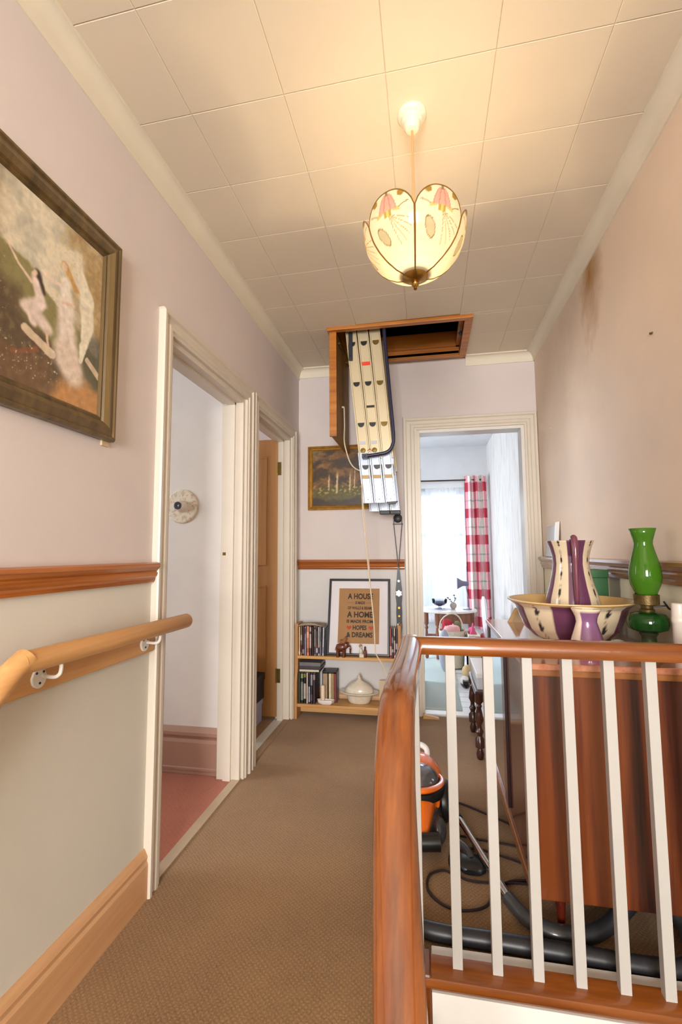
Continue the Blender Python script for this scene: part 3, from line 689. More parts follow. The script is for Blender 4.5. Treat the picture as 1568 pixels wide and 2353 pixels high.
def cap(u, v, a, b, r0, r1, soft=.6):
    w_ = fbm(u*14, v*16, 3)*.012; u += w_; v -= w_*.6; u, a, b = u*.68, (a[0]*.68, a[1]), (b[0]*.68, b[1]); r0 *= .8; r1 *= .8
    dx, dy_ = b[0]-a[0], b[1]-a[1]; t = max(0, min(1, ((u-a[0])*dx+(v-a[1])*dy_)/(dx*dx+dy_*dy_)))
    d_ = math.hypot(u-a[0]-t*dx, v-a[1]-t*dy_)/(r0+(r1-r0)*t); return 1-sm(1-soft, 1+soft*.3, d_)
def garden(u, v):
    """garden with two pale robed figures, one of them with tall wings; v is scaled so that 1 = full height"""
    n = fbm(u*5, v*7, 1); n2 = fbm(u*22, v*26, 4); n3 = fbm(u*60, v*60, 9)
    c = mixc((222, 212, 190), (196, 190, 172), sm(.2, .9, n+.5))
    c = mixc(c, (168, 138, 92), sm(.1, .5, (u-.55)*1.2+(v-.75)*.3+n*.35)*.85)                       # warm leaves upper right
    c = mixc(c, (176, 158, 108), sm(.05, .45, n2*.8)*sm(.45, .6, v)*sm(.35, .6, u)*.5)
    hill = .66-.36*u+.04*n
    c = mixc(c, (140, 132, 88), sm(0, .03, hill-v+.06))
    c = mixc(c, (96, 80, 62), sm(-.02, .12, .62-.55*u+.08*n-v))                                   # dark foliage left
    c = mixc(c, (118, 104, 72), sm(.1, .5, n2)*sm(.6, .4, v)*.6)
    c = mixc(c, (86, 84, 74), sm(.75, .8, u)*sm(.5, .42, v)*.7)
    c = mixc(c, (192, 142, 92), sm(.55, .7, u+(.14-v)*.9)*sm(.2, .12, v+n*.05))                    # path
    c = mixc(c, (120, 92, 68), sm(.26, .14, v+.1*n)*sm(.6, .45, u)*.8)
    for s, a, b, r0, r1 in ((0,(.30,.29),(.52,.23),.030,.036),(0,(.86,.30),(.99,.235),.022,.025)): c = mixc(c, (206, 186, 160), cap(u, v, a, b, r0, r1, .2))
    c = mixc(c, (150, 92, 62), cap(u, v, (.40,.21), (.22,.15), .02, .016, .4)*.7)
    # seated figure
    c = mixc(c, (58, 46, 40), cap(u, v, (.37,.60), (.43,.52), .035, .022))
    for a, b, r0, r1, k in (((.36,.555),(.42,.46),.035,.045,(226,208,198)), ((.40,.45),(.30,.40),.05,.05,(226,208,200)), ((.36,.40),(.47,.35),.06,.05,(218,200,190)), ((.33,.54),(.22,.59),.014,.01,(224,196,176)), ((.22,.59),(.15,.645),.011,.009,(226,198,178)), ((.35,.585),(.355,.60),.022,.022,(228,198,176)), ((.33,.39),(.36,.34),.04,.03,(224,206,196)), ((.47,.33),(.49,.27),.014,.012,(222,190,168))):
        c = mixc(c, k, cap(u, v, a, b, r0, r1))
    # wings, then standing figure
    for a, b, r0, r1 in (((.73,.82),(.83,.66),.020,.07), ((.83,.66),(.85,.48),.07,.06), ((.85,.48),(.79,.27),.06,.014)): c = mixc(c, (228, 220, 198), cap(u, v, a, b, r0, r1, .3))
    c = mixc(c, (196, 152, 96), cap(u, v, (.61,.75), (.72,.66), .035, .028))
    for a, b, r0, r1, k in (((.62,.66),(.64,.52),.055,.06,(232,222,208)), ((.63,.52),(.67,.24),.075,.125,(226,212,200)), ((.66,.28),(.73,.18),.11,.11,(220,202,186)), ((.60,.735),(.605,.75),.022,.022,(230,200,176)), ((.58,.63),(.47,.615),.016,.014,(226,206,190)), ((.47,.615),(.42,.635),.012,.01,(228,204,186)), ((.60,.54),(.70,.56),.014,.016,(226,196,176))):
        c = mixc(c, k, cap(u, v, a, b, r0, r1))
    if .05 < v < .22 and u < .62: c = mixc(c, (224, 212, 192), sm(.42, .6, n3)*sm(-.1, .25, n2+.1)*.9)
    if v < .6 and u < .16: c = mixc(c, (220, 170, 150), sm(.5, .62, n3)*.6)
    g = 1+.10*n2
    return tuple(x*g for x in c)
pc_ = thing('painting', 'bronze framed portrait-format painting of two pale robed figures in a garden on the left wall', 'painting', (XL, .96, 1.415))
PA = (.715, 1.19, 1.415, 2.012)
FP = [(0,0),(0,.018),(.004,.026),(.010,.026),(.014,.022),(.034,.028),(.048,.020),(.052,.014),(.058,.016),(.064,.010),(.064,0)]
for f_ in frame_rect(*PA, FP, lambda a, z, o: (XL+.001+o, a, z)): obj('frame', f_, M['bronze'], pc_)
ia, ib, iz0, iz1 = PA[0]+.06, PA[1]-.06, PA[2]+.06, PA[3]-.06
obj('canvas', MB().grid(lambda u, v: (XL+.010, ia+(ib-ia)*u, iz0+(iz1-iz0)*v), 190, 260), M['paint'], pc_, fixn=False, col=lambda x, y, z: garden((y-ia)/(ib-ia), (z-iz0)/(iz1-iz0)))
obj('backing_board', B(XL, XL+.008, PA[0]+.02, PA[1]-.02, PA[2]+.02, PA[3]-.02), M['frame_dark'], pc_)
obj('corner_tab', B(XL, XL+.006, PA[1]-.032, PA[1]-.004, PA[2]-.014, PA[2]+.01), M['beige'], pc_)

hr = thing('handrail', 'round pale pine handrail on a pine board with two white brackets on the left wall', 'handrail', (XL, 1.2, .76))
HXc, HZ = -.848, .857
obj('rail', MB().tube([(HXc, .855, HZ+.004), (HXc, 1.12, HZ), (HXc, 1.545, HZ-.004), (HXc, 1.552, HZ-.004)], [.0245, .0245, .0245, .020], 20), M['pine'], hr, smooth=True)
obj('rail', MB().tube([(HXc, .875, HZ+.012), (HXc, .84, HZ-.008), (HXc, -.6, HZ-1.30)], [.0245]*3, 20), M['pine'], hr, smooth=True)
obj('backing_board', MB().box(XL+.0005, XL+.022, .86, D1[0]-.075, .772, .846), M['pine'], hr, bev=.004)
obj('backing_board', MB().prism([(.87, .846), (.87, .772), (-.6, -.53), (-.6, -.456)], 'x', XL+.0005, XL+.022), M['pine'], hr, bev=.004)
for yb in (.955, 1.365):
    zb = .808
    sh_ = [(yb+.021*cos(a)*(1 if sin(a) < .3 else .9), zb+(.026*sin(a) if sin(a) < 0 else .022*sin(a))) for a in [2*PI*k/20 for k in range(20)]]
    br = obj('bracket', MB().prism(sh_, 'x', XL+.021, XL+.028), M['white_gloss'], hr, bev=.0015)
    obj('bracket_arm', MB().tube(spline([(XL+.026, yb+.008, zb), (XL+.055, yb+.012, zb-.002), (HXc-.002, yb+.016, zb+.004), (HXc, yb+.018, zb+.016), (HXc, yb+.018, HZ-.022)], 5), .0045, 8), M['white_gloss'], br, smooth=True)
    for dy_, dz in ((-.010, .010), (.010, .010), (0, -.014)):
        obj('screw', MB().tube([(XL+.027, yb+dy_, zb+dz), (XL+.0292, yb+dy_, zb+dz)], .003), M['iron'], br)

wp = thing('wall_plate', 'round cream speckled plate with a white peg and dark centre on the side room wall', 'wall plate', (-1.268, 2.245, 1.25))
def speck(x, y, z):
    n = noise.noise(Vector((x*90, y*9, z*90))); n2 = noise.noise(Vector((x*60+7, y, z*60)))
    return (214, 130, 110) if n > .48 else ((196, 184, 160) if n2 > .25 else (222, 212, 192))
def disc_y(cx, cz, rings, y_of, n=40): return MB().loft([[(cx+r*cos(2*PI*i/n), y, cz+r*sin(2*PI*i/n)) for i in range(n)] for r, y in rings])
obj('plate', disc_y(-1.268, 1.338, [(.090, 2.246), (.090, 2.240), (.086, 2.236)]+[(r/1000, 2.2345) for r in range(80, 0, -8)], 0, 64), vcol('speckled_glaze', .35, .4), wp, col=speck)
pg = obj('peg', disc_y(-1.268, 1.338, [(.034, 2.236), (.028, 2.222), (.026, 2.20), (.024, 2.196)], 0), M['white'], wp, smooth=True)
obj('peg_centre', disc_y(-1.268, 1.338, [(.021, 2.197), (.020, 2.192), (.010, 2.190), (.004, 2.193)], 0), M['darkgrey'], pg, smooth=True)

# boxes behind the second doorway
b1 = thing('storage_box', 'blue-white cardboard box on the floor behind the second left doorway', 'box', (-1.17, 2.85, 0))
obj('box_body', B(-1.27, -1.085, 2.66, 2.98, .001, .14), M['bluegrey'], b1, bev=.003)
obj('lid', B(-1.275, -1.08, 2.655, 2.985, .115, .145), M['bluegrey'], b1, bev=.002)
b2 = thing('document_box', 'black box with speckled lid stacked on the blue-white box', 'box', (-1.16, 2.85, .146))
obj('box_body', B(-1.27, -1.075, 2.68, 2.99, .146, .30), M['box_black'], b2, bev=.003)
obj('lid', B(-1.274, -1.071, 2.676, 2.994, .262, .308), M['box_black'], b2, bev=.002)
one('pine_box', MB().prism([(2.70,.309),(2.995,.309),(2.995,.43),(2.70,.37)], 'x', -1.30, -1.13), M['pine_z'], 'small sloping pine box on top of the black box', 'box', bev=.003)

# ================================================================ FAR WALL: picture, strap, shelf and its things
def birch(u, v):
    n = fbm(u*6, v*6, 2); n2 = fbm(u*24, v*24, 5)
    c = mixc((58, 38, 16), (118, 80, 32), sm(-.3, .4, n))
    c = mixc(c, (172, 150, 110), sm(.86, .97, u+v*.10+n*.08)*.8)
    c = mixc(c, (150, 126, 84), sm(.6, .95, v+n*.3)*sm(.2, .05, u)*.5)
    c = mixc(c, (86, 78, 30), sm(.40, .25, v+n*.1)); c = mixc(c, (158, 134, 52), sm(.15, .5, n2)*sm(.42, .30, v)*sm(.15, .22, v)*.8)
    c = mixc(c, (52, 36, 20), sm(.16, .08, v+n*.06))
    for x, z0_, z1_, w in ((.22, .27, .56, .010), (.33, .22, .60, .013), (.50, .26, .58, .010), (.56, .3, .66, .007)):
        c = mixc(c, (206, 184, 140), (1-sm(w*.6, w*1.3, abs(u-x-.03*(v-.4)+.006*n2)))*sm(z0_-.02, z0_+.02, v)*sm(z1_+.05, z1_-.1, v)*.85)
    return tuple(x*1.05*(1+.18*n2) for x in c)
p2 = thing('landscape_picture', 'gilt framed dark woodland painting with birch trunks behind the loft ladder', 'painting', (-.53, YF, 1.395))
QA = (-.842, -.225, 1.395, 1.862)
GP = [(0,0),(0,.016),(.004,.024),(.012,.027),(.020,.020),(.028,.016),(.034,.010),(.036,0)]
for f_ in frame_rect(*QA, GP, lambda a, z, o: (a, YF-.001-o, z)): obj('frame', f_, M['gold'], p2)
qa = (QA[0]+.033, QA[1]-.033, QA[2]+.033, QA[3]-.033)
obj('canvas', MB().grid(lambda u, v: (qa[0]+(qa[1]-qa[0])*u, YF-.009, qa[2]+(qa[3]-qa[2])*v), 160, 110), M['paint'], p2, fixn=False, col=lambda x, y, z: birch((x-qa[0])/(qa[1]-qa[0]), (z-qa[2])/(qa[3]-qa[2])))
obj('backing_board', B(QA[0]+.01, QA[1]-.01, YF-.008, YF, QA[2]+.01, QA[3]-.01), M['frame_dark'], p2)

sx = -.1965; YS = YF-.03
hs = thing('horse_brass_strap', 'navy leather strap with brass medallions hanging from a round black knob', 'strap', (sx, YF, .52))
obj('knob', MB().loft([[(sx+r*cos(2*PI*i/20), y, 1.325+r*sin(2*PI*i/20)) for i in range(20)] for r, y in ((.012, YF+.001), (.012, YF-.02), (.030, YF-.022), (.031, YF-.030), (.022, YF-.036), (.004, YF-.038))]), M['iron'], hs, smooth=True)
m = MB(); m.tube([(sx-.027, YF-.03, 1.325), (sx-.028, YF-.03, 1.28), (sx-.008, YF-.04, 1.07), (sx-.002, YF-.042, .99)], .0028, 6); m.tube([(sx+.027, YF-.03, 1.325), (sx+.028, YF-.03, 1.28), (sx+.008, YF-.04, 1.07), (sx+.002, YF-.042, .99)], .0028, 6); m.tube([(sx-.036, YF-.031, 1.285), (sx+.036, YF-.031, 1.285)], .0025, 6)
obj('hanging_loop', m, M['iron'], hs)
ws = [(.99, .006), (.95, .010), (.90, .014), (.84, .021), (.79, .022), (.74, .017), (.68, .020), (.63, .018), (.585, .019), (.55, .016), (.53, .006)]
obj('strap', MB().loft([[(sx-w_, YF-.040-.012*sin((1-z)*6)*.3, z), (sx+w_, YF-.040, z), (sx+w_, YF-.036, z), (sx-w_, YF-.036, z)] for z, w_ in ws]), M['leather'], hs)
for z, r, sh_ in ((.895, .010, 5), (.812, .024, 6), (.715, .011, 8), (.66, .010, 8), (.60, .017, 6)):
    pts = [(sx+r*(1 if i % 2 == 0 else .72)*cos(PI/2+PI*i/sh_), z+r*(1 if i % 2 == 0 else .72)*sin(PI/2+PI*i/sh_)) for i in range(2*sh_)]
    obj('medallion', MB().prism(pts, 'y', YF-.047, YF-.039), plain('bright_brass', C(226,206,166), .3, .8) if z > .8 or z < .62 else M['brass'], hs, bev=.001)

SX0, SX1, SY0, SY1 = -.8885, -.180, 3.06, 3.196
sf = thing('bookshelf', 'low pine bookshelf with two shelves and curved sides against the end wall', 'bookshelf', ((SX0+SX1)/2, 3.15, 0))
side = [(SY0-.012, .0), (SY0-.012, .10), (SY0-.014, .16), (SY0-.010, .24), (SY0+.012, .34), (SY0+.014, .44), (SY0+.012, .60), (SY0+.02, .615), (SY1, .615), (SY1, 0)]
for x in (SX0, SX1-.02): obj('side_panel', MB().prism(side, 'x', x, x+.02), M['pine_z'], sf, bev=.003)
obj('shelf', B(SX0+.02, SX1-.02, SY0+.002, SY1, .387, .406), M['pine_x'], sf, bev=.003)
obj('shelf', B(SX0+.02, SX1-.02, SY0-.010, SY1, .078, .098), M['pine_x'], sf, bev=.003)
obj('plinth', B(SX0+.02, SX1-.02, SY1-.05, SY1-.035, .02, .078), M['pine_x'], sf)
pages = plain('page_block', C(214,202,180), .9)
bookmats = {}
def bmat(c):
    if c not in bookmats: bookmats[c] = plain('book_%d_%d_%d' % c, C(*c), .45, var=.12, vs=40)
    return bookmats[c]
def book(x, w, hh, z, c, dep, lab, grp, y=SY0+.022, band=None, lean=0, name='book'):
    b_ = thing(name, lab, 'book', (x+w/2, y+dep/2, z), grp, rot=(0, lean, 0))
    m = MB(); t = min(.0025, w*.2)
    m.box(-w/2, w/2, -dep/2, -dep/2+t, 0, hh); m.box(-w/2, -w/2+t, -dep/2, dep/2, 0, hh); m.box(w/2-t, w/2, -dep/2, dep/2, 0, hh)
    obj('cover', m, bmat(c), b_, local=True)
    obj('pages', B(-w/2+t, w/2-t, -dep/2+t, dep/2-.004, .003, hh-.003), pages, b_, local=True)
    if band:
        for (q0, q1, bc) in band: obj('spine_print', B(-w/2*.8, w/2*.8, -dep/2-.0006, -dep/2+.001, hh*q0, hh*q1), bmat(bc), b_, local=True)
    return b_
wh = (216, 208, 206); bk = (24, 20, 24)
g1 = 'slim cased books on the left of the upper shelf'
specs = [(.014,(216,196,172),'cream',[(.05,.12,(236,216,190))]), (.013,(150,122,84),'tan',[(.1,.35,(92,28,40)),(.5,.7,(190,176,160))]), (.015,(76,30,34),'maroon',[(.05,.2,(150,130,140)),(.35,.5,(60,50,60))]),
         (.014,(172,164,188),'lavender',[(.75,.95,(86,76,96))]), (.024,(196,128,106),'wide salmon pink',[(.1,.25,(150,90,70)),(.6,.8,(222,166,146))]), (.014,(120,66,56),'brown',[(.25,.72,(206,172,162)),(.8,.95,(190,170,150))]),
         (.020,bk,'wide black',[(.8,.84,(70,40,40))]), (.012,(178,168,160),'pale grey',[(.05,.3,(88,70,90)),(.9,.97,(110,30,40))]), (.015,(92,84,88),'mid grey',[(.28,.34,(150,70,40)),(.1,.25,(190,184,190)),(.82,.92,(40,22,34))]),
         (.013,(204,198,200),'white',[(.08,.28,(60,54,70))]), (.010,(150,142,152),'slim silver',[(.5,.8,(90,96,100))])]
x = SX0+.0215
for k, (w_, c, nm, bd) in enumerate(specs):
    w_ *= .88
    book(x, w_, .188+.004*((k*7) % 3), .406, c, .11, '%s spined book on the upper shelf beside the framed print' % nm, g1, band=bd); x += w_+.0012
book(x+.004, .013, .186, .406, (196,194,202), .11, 'leaning silver-white book touching the framed print', g1, band=[(.1,.3,(120,130,150))], lean=.03); x += .018
book(x+.004, .008, .182, .406, (40,42,50), .11, 'leaning charcoal book squeezed against the framed print', g1, lean=.035)
m = MB(); L0 = SX0+.0205
m.loft([[(L0+(x-L0)*u, SY0+.012+.0*u, .598+.008*sin(PI*u)), (L0+(x-L0)*u, SY1-.02, .602), (L0+(x-L0)*u, SY1-.02, .606+.006*sin(PI*u)), (L0+(x-L0)*u, SY0+.012, .602+.020*sin(PI*min(1,u*1.15))**.7)] for u in [k/12 for k in range(13)]])
one('folded_mat', m, plain('grey_brown_felt', C(150,134,116), .9, bmp=.3), 'grey-brown folded mat lying on the row of books', 'mat', smooth=True)
g2 = 'books right of the framed print'
x = -.252
for w_, c, nm, bd in ((.011,(176,84,72),'pale red',[(.1,.4,(216,180,176))]), (.011,(84,62,70),'plum',[(.2,.3,(180,160,170)),(.5,.7,(140,120,130))]), (.012,(196,180,182),'pinkish white',[(.1,.2,(120,70,60)),(.6,.75,(60,40,50))]), (.014,(52,36,44),'dark plum',[(.3,.5,(176,156,166))])):
    book(x, w_, .19, .406, c, .11, '%s spined book on the upper shelf right of the framed print' % nm, g2, band=bd); x += w_+.001
g3 = 'tall books on the left of the lower shelf'
x = SX0+.0225
for w_, c, nm, bd in ((.016,(56,66,54),'dark green',None), (.020,(30,32,28),'black and green',[(.82,.97,(128,148,88)),(.1,.7,(120,124,116))]), (.016,(36,28,26),'black and olive',[(.85,.97,(136,124,64)),(.15,.65,(190,176,164))]),
                      (.013,(206,190,184),'pinkish white',None), (.013,(60,44,56),'plum and grey',[(.05,.55,(160,162,170))]), (.016,(48,46,52),'charcoal',[(.6,.95,(140,142,148)),(.1,.3,(84,74,84))]), (.016,(66,54,60),'grey-brown',[(.78,.95,(150,138,140))])):
    book(x, w_, .196, .098, c, .12, '%s spined book on the lower shelf under the lying books' % nm, g3, y=SY0+.010, band=bd); x += w_+.0012
for zz, hh, c, nm, x1_ in ((.295, .018, (176,142,96), 'cream edged', .140), (.3135, .020, (64,58,62), 'dark grey', .150), (.334, .024, (112,108,112), 'thick grey', .148)):
    b_ = thing('book', '%s book lying flat on the row of tall books' % nm, 'book', (SX0+.0225+x1_/2, SY0+.1, zz), 'books lying on the lower row')
    m = MB().box(-x1_/2, x1_/2, -.07, .075, 0, .0022).box(-x1_/2, x1_/2, -.07, .075, hh-.0022, hh).box(x1_/2-.0022, x1_/2, -.07, .075, 0, hh)
    obj('cover', m, bmat((58,44,52) if c[0] > 150 else c), b_, local=True); obj('pages', B(-x1_/2+.003, x1_/2-.0022, -.067, .072, .0022, hh-.0022), pages if c[0] > 150 else bmat(c), b_, local=True)
cs_ = thing('book_slipcase', 'black book slipcase turned at an angle on the lower shelf beside the candle', 'slipcase', (-.664, 3.160, .098), rot=(0, 0, .08))
obj('case', MB().box(-.05, -.046, -.05, .05, 0, .2).box(.046, .05, -.05, .05, 0, .2).box(-.05, .05, -.05, .05, .196, .2).box(-.05, .05, -.05, .05, 0, .003).box(-.05, .05, .046, .05, 0, .2), plain('slipcase_card', C(52,48,54), .4), cs_, local=True)
for k, (xx, w_, c) in enumerate(((-.030,.03,(160,134,104)), (.002,.016,(206,190,160)), (.020,.016,(150,130,90)), (.037,.014,(120,46,40)))):
    obj('boxed_book', B(xx-w_/2, xx+w_/2, -.047, .04, .004, .186), bmat(c), cs_, local=True)

# framed print leaning on the shelf
ty = math.atan2(.122, .5)
PRINTGLASS = glassy('print_glass', (1,1,1,1), rough=.25); PRINTGLASS.node_tree.nodes['Fresnel'].inputs[0].default_value = 1.12
fr = thing('framed_print', 'black framed kraft paper print with lettering and red hearts leaning on the bookshelf', 'print', (-.468, 3.115, .407), rot=(-ty, 0, 0))
fw_, fh_ = .424, .512
for f_ in frame_rect(-fw_/2, fw_/2, 0, fh_, [(0,0),(0,.014),(.003,.016),(.013,.016),(.015,.012),(.015,0)], lambda a, z, o: (a, -o, z)): obj('frame', f_, M['blackframe'], fr, local=True)
obj('backing_board', B(-fw_/2+.01, fw_/2-.01, -.003, .004, .01, fh_-.01), M['blackframe'], fr, local=True)
obj('mount', B(-fw_/2+.014, fw_/2-.014, -.006, -.003, .014, fh_-.014), M['matboard'], fr, local=True)
pr_ = obj('paper', B(-.140, .140, -.0075, -.006, .078, .446), M['kraft'], fr, local=True)
def text_mesh(txt, size_x, height, cx, z, y, mat, parent, bold=.035):
    cu = bpy.data.curves.new('lettering', 'FONT'); cu.body = txt; cu.align_x = 'CENTER'; cu.size = 1; cu.offset = bold; cu.resolution_u = 3
    ob = bpy.data.objects.new('lettering', cu); COL.objects.link(ob)
    dg = bpy.context.evaluated_depsgraph_get(); me = bpy.data.meshes.new_from_object(ob.evaluated_get(dg))
    bpy.data.objects.remove(ob)
    xs = [v.co.x for v in me.vertices]; ys = [v.co.y for v in me.vertices]
    sx_ = size_x/(max(xs)-min(xs)); sz = height/(max(ys)-min(ys)); mx_ = (max(xs)+min(xs))/2; y0_ = min(ys)
    for v in me.vertices: v.co = ((v.co.x-mx_)*sx_+cx, y, (v.co.y-y0_)*sz+z)
    me.materials.append(mat); o = bpy.data.objects.new('lettering', me); COL.objects.link(o); o.parent = parent; ORG[o.name] = ORG[parent.name]
    return o
ty_ = -.0079; cxp = .008
for t, w_, hh, z in (('A HOUSE', .175, .040, .372), ('IS MADE', .066, .020, .338), ('OF WALLS & BEAMS', .172, .021, .302), ('A HOME', .178, .041, .248), ('IS MADE FROM', .18, .022, .212), ('HOPES', .094, .031, .166), ('& DREAMS', .176, .034, .118)):
    text_mesh(t, w_, hh, cxp, z, ty_, M['ink'], pr_)
for xx in (-.068, .060): obj('printed_line', B(cxp+xx-.022, cxp+xx+.022, ty_-.0001, -.0075, .347, .3485), M['ink'], pr_, local=True)
for xx in (-.073, .076):
    pts = [(cxp+xx+.017*(16*sin(t)**3)/16, .181+.0165*(13*cos(t)-5*cos(2*t)-2*cos(3*t)-cos(4*t))/16) for t in [2*PI*k/24 for k in range(24)]]
    obj('printed_heart', MB().prism(pts, 'y', ty_-.0001, -.0075), M['heart'], pr_, local=True)
obj('glazing', B(-fw_/2+.014, fw_/2-.014, -.0105, -.0095, .014, fh_-.014), PRINTGLASS, fr, local=True)

# figurines on the upper shelf
el = thing('elephant_figurine', 'small carved dark wood elephant standing before the framed print', 'figurine', (-.568, 3.085, .406))
m = MB(); e0 = (-.568, 3.073)
rings = []
for xx, ry, rz, cz in ((-.040,.004,.006,.062),(-.036,.016,.020,.060),(-.020,.022,.027,.060),(.0,.023,.029,.060),(.018,.020,.026,.064),(.028,.016,.022,.072),(.040,.013,.018,.078),(.048,.006,.010,.076)):
    rings.append([(e0[0]+xx, e0[1]+ry*cos(2*PI*i/14), .406+cz+rz*sin(2*PI*i/14)) for i in range(14)])
m.loft(rings)
for xx, yy in ((-.026,-.012),(-.026,.012),(.014,-.012),(.014,.012)): m.tube([(e0[0]+xx, e0[1]+yy, .406+.05), (e0[0]+xx, e0[1]+yy, .406+.02), (e0[0]+xx, e0[1]+yy, .406)], [.012, .009, .010], 10)
m.tube(spline([(e0[0]+.046, e0[1], .406+.074), (e0[0]+.056, e0[1], .406+.055), (e0[0]+.055, e0[1], .406+.03), (e0[0]+.060, e0[1], .406+.02)], 4), [.009-.0005*k for k in range(13)], 8)
m.tube([(e0[0]-.04, e0[1], .406+.066), (e0[0]-.046, e0[1], .406+.04)], .002, 5)
obj('body', m, M['elephant'], el, smooth=True)
for s in (-1, 1):
    obj('ear', MB().ball((e0[0]+.026, e0[1]+s*.018, .406+.073), .015, .004, .020, 12, 7), M['elephant'], el, smooth=True)
    obj('tusk', MB().tube([(e0[0]+.046, e0[1]+s*.008, .406+.064), (e0[0]+.060, e0[1]+s*.009, .406+.060)], [.003, .001], 6), M['candle'], el)
obj('howdah', MB().prism([(e0[0]-.014, .406+.084), (e0[0]+.02, .406+.088), (e0[0]+.034, .406+.116), (e0[0]+.026, .406+.136), (e0[0]+.006, .406+.108), (e0[0]-.012, .406+.112)], 'y', e0[1]-.012, e0[1]+.012), plain('amber_wood', C(132,78,26), .4), el, bev=.003)
fg = thing('couple_figurine', 'tiny cream and brown figurine on a cream block before the framed print', 'figurine', (-.436, 3.082, .406))
fx = -.436
obj('block', B(fx-.017, fx+.013, 3.07, 3.094, .406, .428), M['ceramic'], fg, bev=.002)
obj('figure', MB().lathe([(.010,.428),(.011,.445),(.007,.458),(.004,.462),(.008,.468),(.008,.477),(.003,.483)], fx-.007, 3.082, 12), M['ceramic'], fg, smooth=True)
obj('hair', MB().ball((fx-.010, 3.082, .479), .011, .010, .010, 10, 6), plain('straw', C(170,140,90), .7), fg, smooth=True)
obj('figure', MB().lathe([(.011,.408),(.012,.44),(.008,.455),(.004,.458),(.007,.464),(.006,.472),(.002,.476)], fx+.020, 3.084, 12), M['elephant'], fg, smooth=True)

# lower shelf ceramics
tu = thing('tureen', 'cream lidded ceramic tureen with wide rim on the lower shelf', 'tureen', (-.466, 3.140, .098))
tx, tyy = -.466, 3.140
def oval(prof_, n=40, sx_=1, sy_=.52): return MB().loft([[(tx+max(r,.001)*sx_*cos(2*PI*i/n), tyy+max(r,.001)*sy_*sin(2*PI*i/n), z) for i in range(n)] for r, z in prof_])
obj('bowl', oval([(.062,.099),(.066,.102),(.074,.112),(.080,.132),(.086,.150),(.130,.163),(.136,.170),(.132,.173),(.090,.166)], sy_=.6), M['ceramic'], tu, smooth=True)
ld = obj('lid', oval([(.096,.168),(.098,.174),(.094,.186),(.090,.196),(.074,.212),(.05,.228),(.024,.240),(.016,.250),(.004,.254)], sy_=.6), M['ceramic'], tu, smooth=True)
obj('lid_knob', MB().lathe([(.018,.244),(.012,.252),(.016,.260),(.010,.270),(.003,.280),(.001,.282)], tx, tyy, 14), M['ceramic'], ld, smooth=True)
cdh = thing('candle_dish', 'white boat-shaped dish with a cream candle on the lower shelf', 'candle holder', (-.69, 3.075, .098))
pts = [(-.755+.0,3.085)]
outline = [(-.752,3.085),(-.742,3.066),(-.715,3.057),(-.68,3.053),(-.648,3.056),(-.640,3.07),(-.634,3.092),(-.652,3.096),(-.69,3.099),(-.73,3.097)]
obj('dish', MB().loft([[(-.69+(x-(-.69))*k, 3.08+(y-3.08)*k, z) for x, y in outline] for k, z in ((.72,.0985),(.92,.106),(1,.124),(.96,.126),(.86,.116),(.3,.114))]), M['white'], cdh, smooth=True)
obj('candle', MB().lathe([(.0135,.113),(.0135,.214),(.011,.217),(.002,.214)], -.712, 3.082, 18), M['candle'], cdh, smooth=True)
obj('wick', MB().tube([(-.712, 3.082, .213), (-.712, 3.082, .223)], .001, 5), M['iron'], cdh)
cdh.location.x += .012
one('card', MB().prism([(3.165,.099),(3.169,.099),(3.192,.235),(3.188,.235)], 'x', -.335, -.262), M['beige'], 'small pale card leaning at the back of the lower shelf right of the tureen', 'card')

# ================================================================ BALUSTRADE
bs = thing('balustrade', 'varnished mahogany banister with white square balusters around the stairwell', 'banister', (.2, 1.30, 0))
RY, RZ = 1.305, .84
railp = [(-.030,-.012),(-.026,-.021),(.026,-.021),(.030,-.012),(.030,.004),(.024,.015),(.010,.021),(-.010,.021),(-.024,.015),(-.030,.004)]
# level rail with the swan-neck that turns towards the flight: one continuous piece
def sweep(path, ups):
    rings = []; P = [Vector(p) for p in path]
    for i, p in enumerate(P):
        T = (P[min(i+1, len(P)-1)]-P[max(i-1, 0)]).normalized(); u = Vector(ups[i]); u = (u-T*u.dot(T)).normalized(); s = T.cross(u)
        rings.append([p+s*a+u*b for a, b in railp])
    return MB().loft(rings)
obj('top_rail', sweep([(XR-.001, RY, RZ), (.3, RY, RZ), (.0, RY, RZ), (-.058, RY, RZ)], [(0,0,1)]*4), M['rail_x'], bs, smooth=True)
down = spline([(-.042, RY+.028, RZ), (-.043, 1.15, RZ), (-.046, 1.0, RZ+.001), (-.048, .88, RZ), (-.049, .80, RZ-.012), (-.048, .74, RZ-.052), (-.046, .69, RZ-.105), (-.038, .60, RZ-.205), (-.028, .50, RZ-.316), (-.016, .35, RZ-.482), (0.0, .1, RZ-.76), (.01, -.3, RZ-1.2)], 6)
down = [p-Vector((.007, 0, 0)) for p in down]
obj('stair_rail', sweep(down, [(0, 0.0, 1)]*len(down)), M['rail_z'], bs, smooth=True)
obj('shoe_rail', MB().loft([[(x, 1.262+dy_, z) for dy_, z in ((.012,.006),(.0,.014),(-.004,.026),(.0,.038),(.012,.044),(.066,.044),(.066,.006))] for x in (-.03, XR-.001)]), M['rail_x'], bs, smooth=True)
for x in (-.043, .053, .150, .2465, .3435, .441, .537, .634, .712):
    obj('baluster', B(x-.0125, x+.0125, RY-.0125, RY+.0125, .040, RZ-.019), M['baluster'], bs, bev=.0015)
obj('corner_post', MB().box(-.052, -.012, 1.262, 1.345, -.45, .046), M['rail_z'], bs, bev=.006)
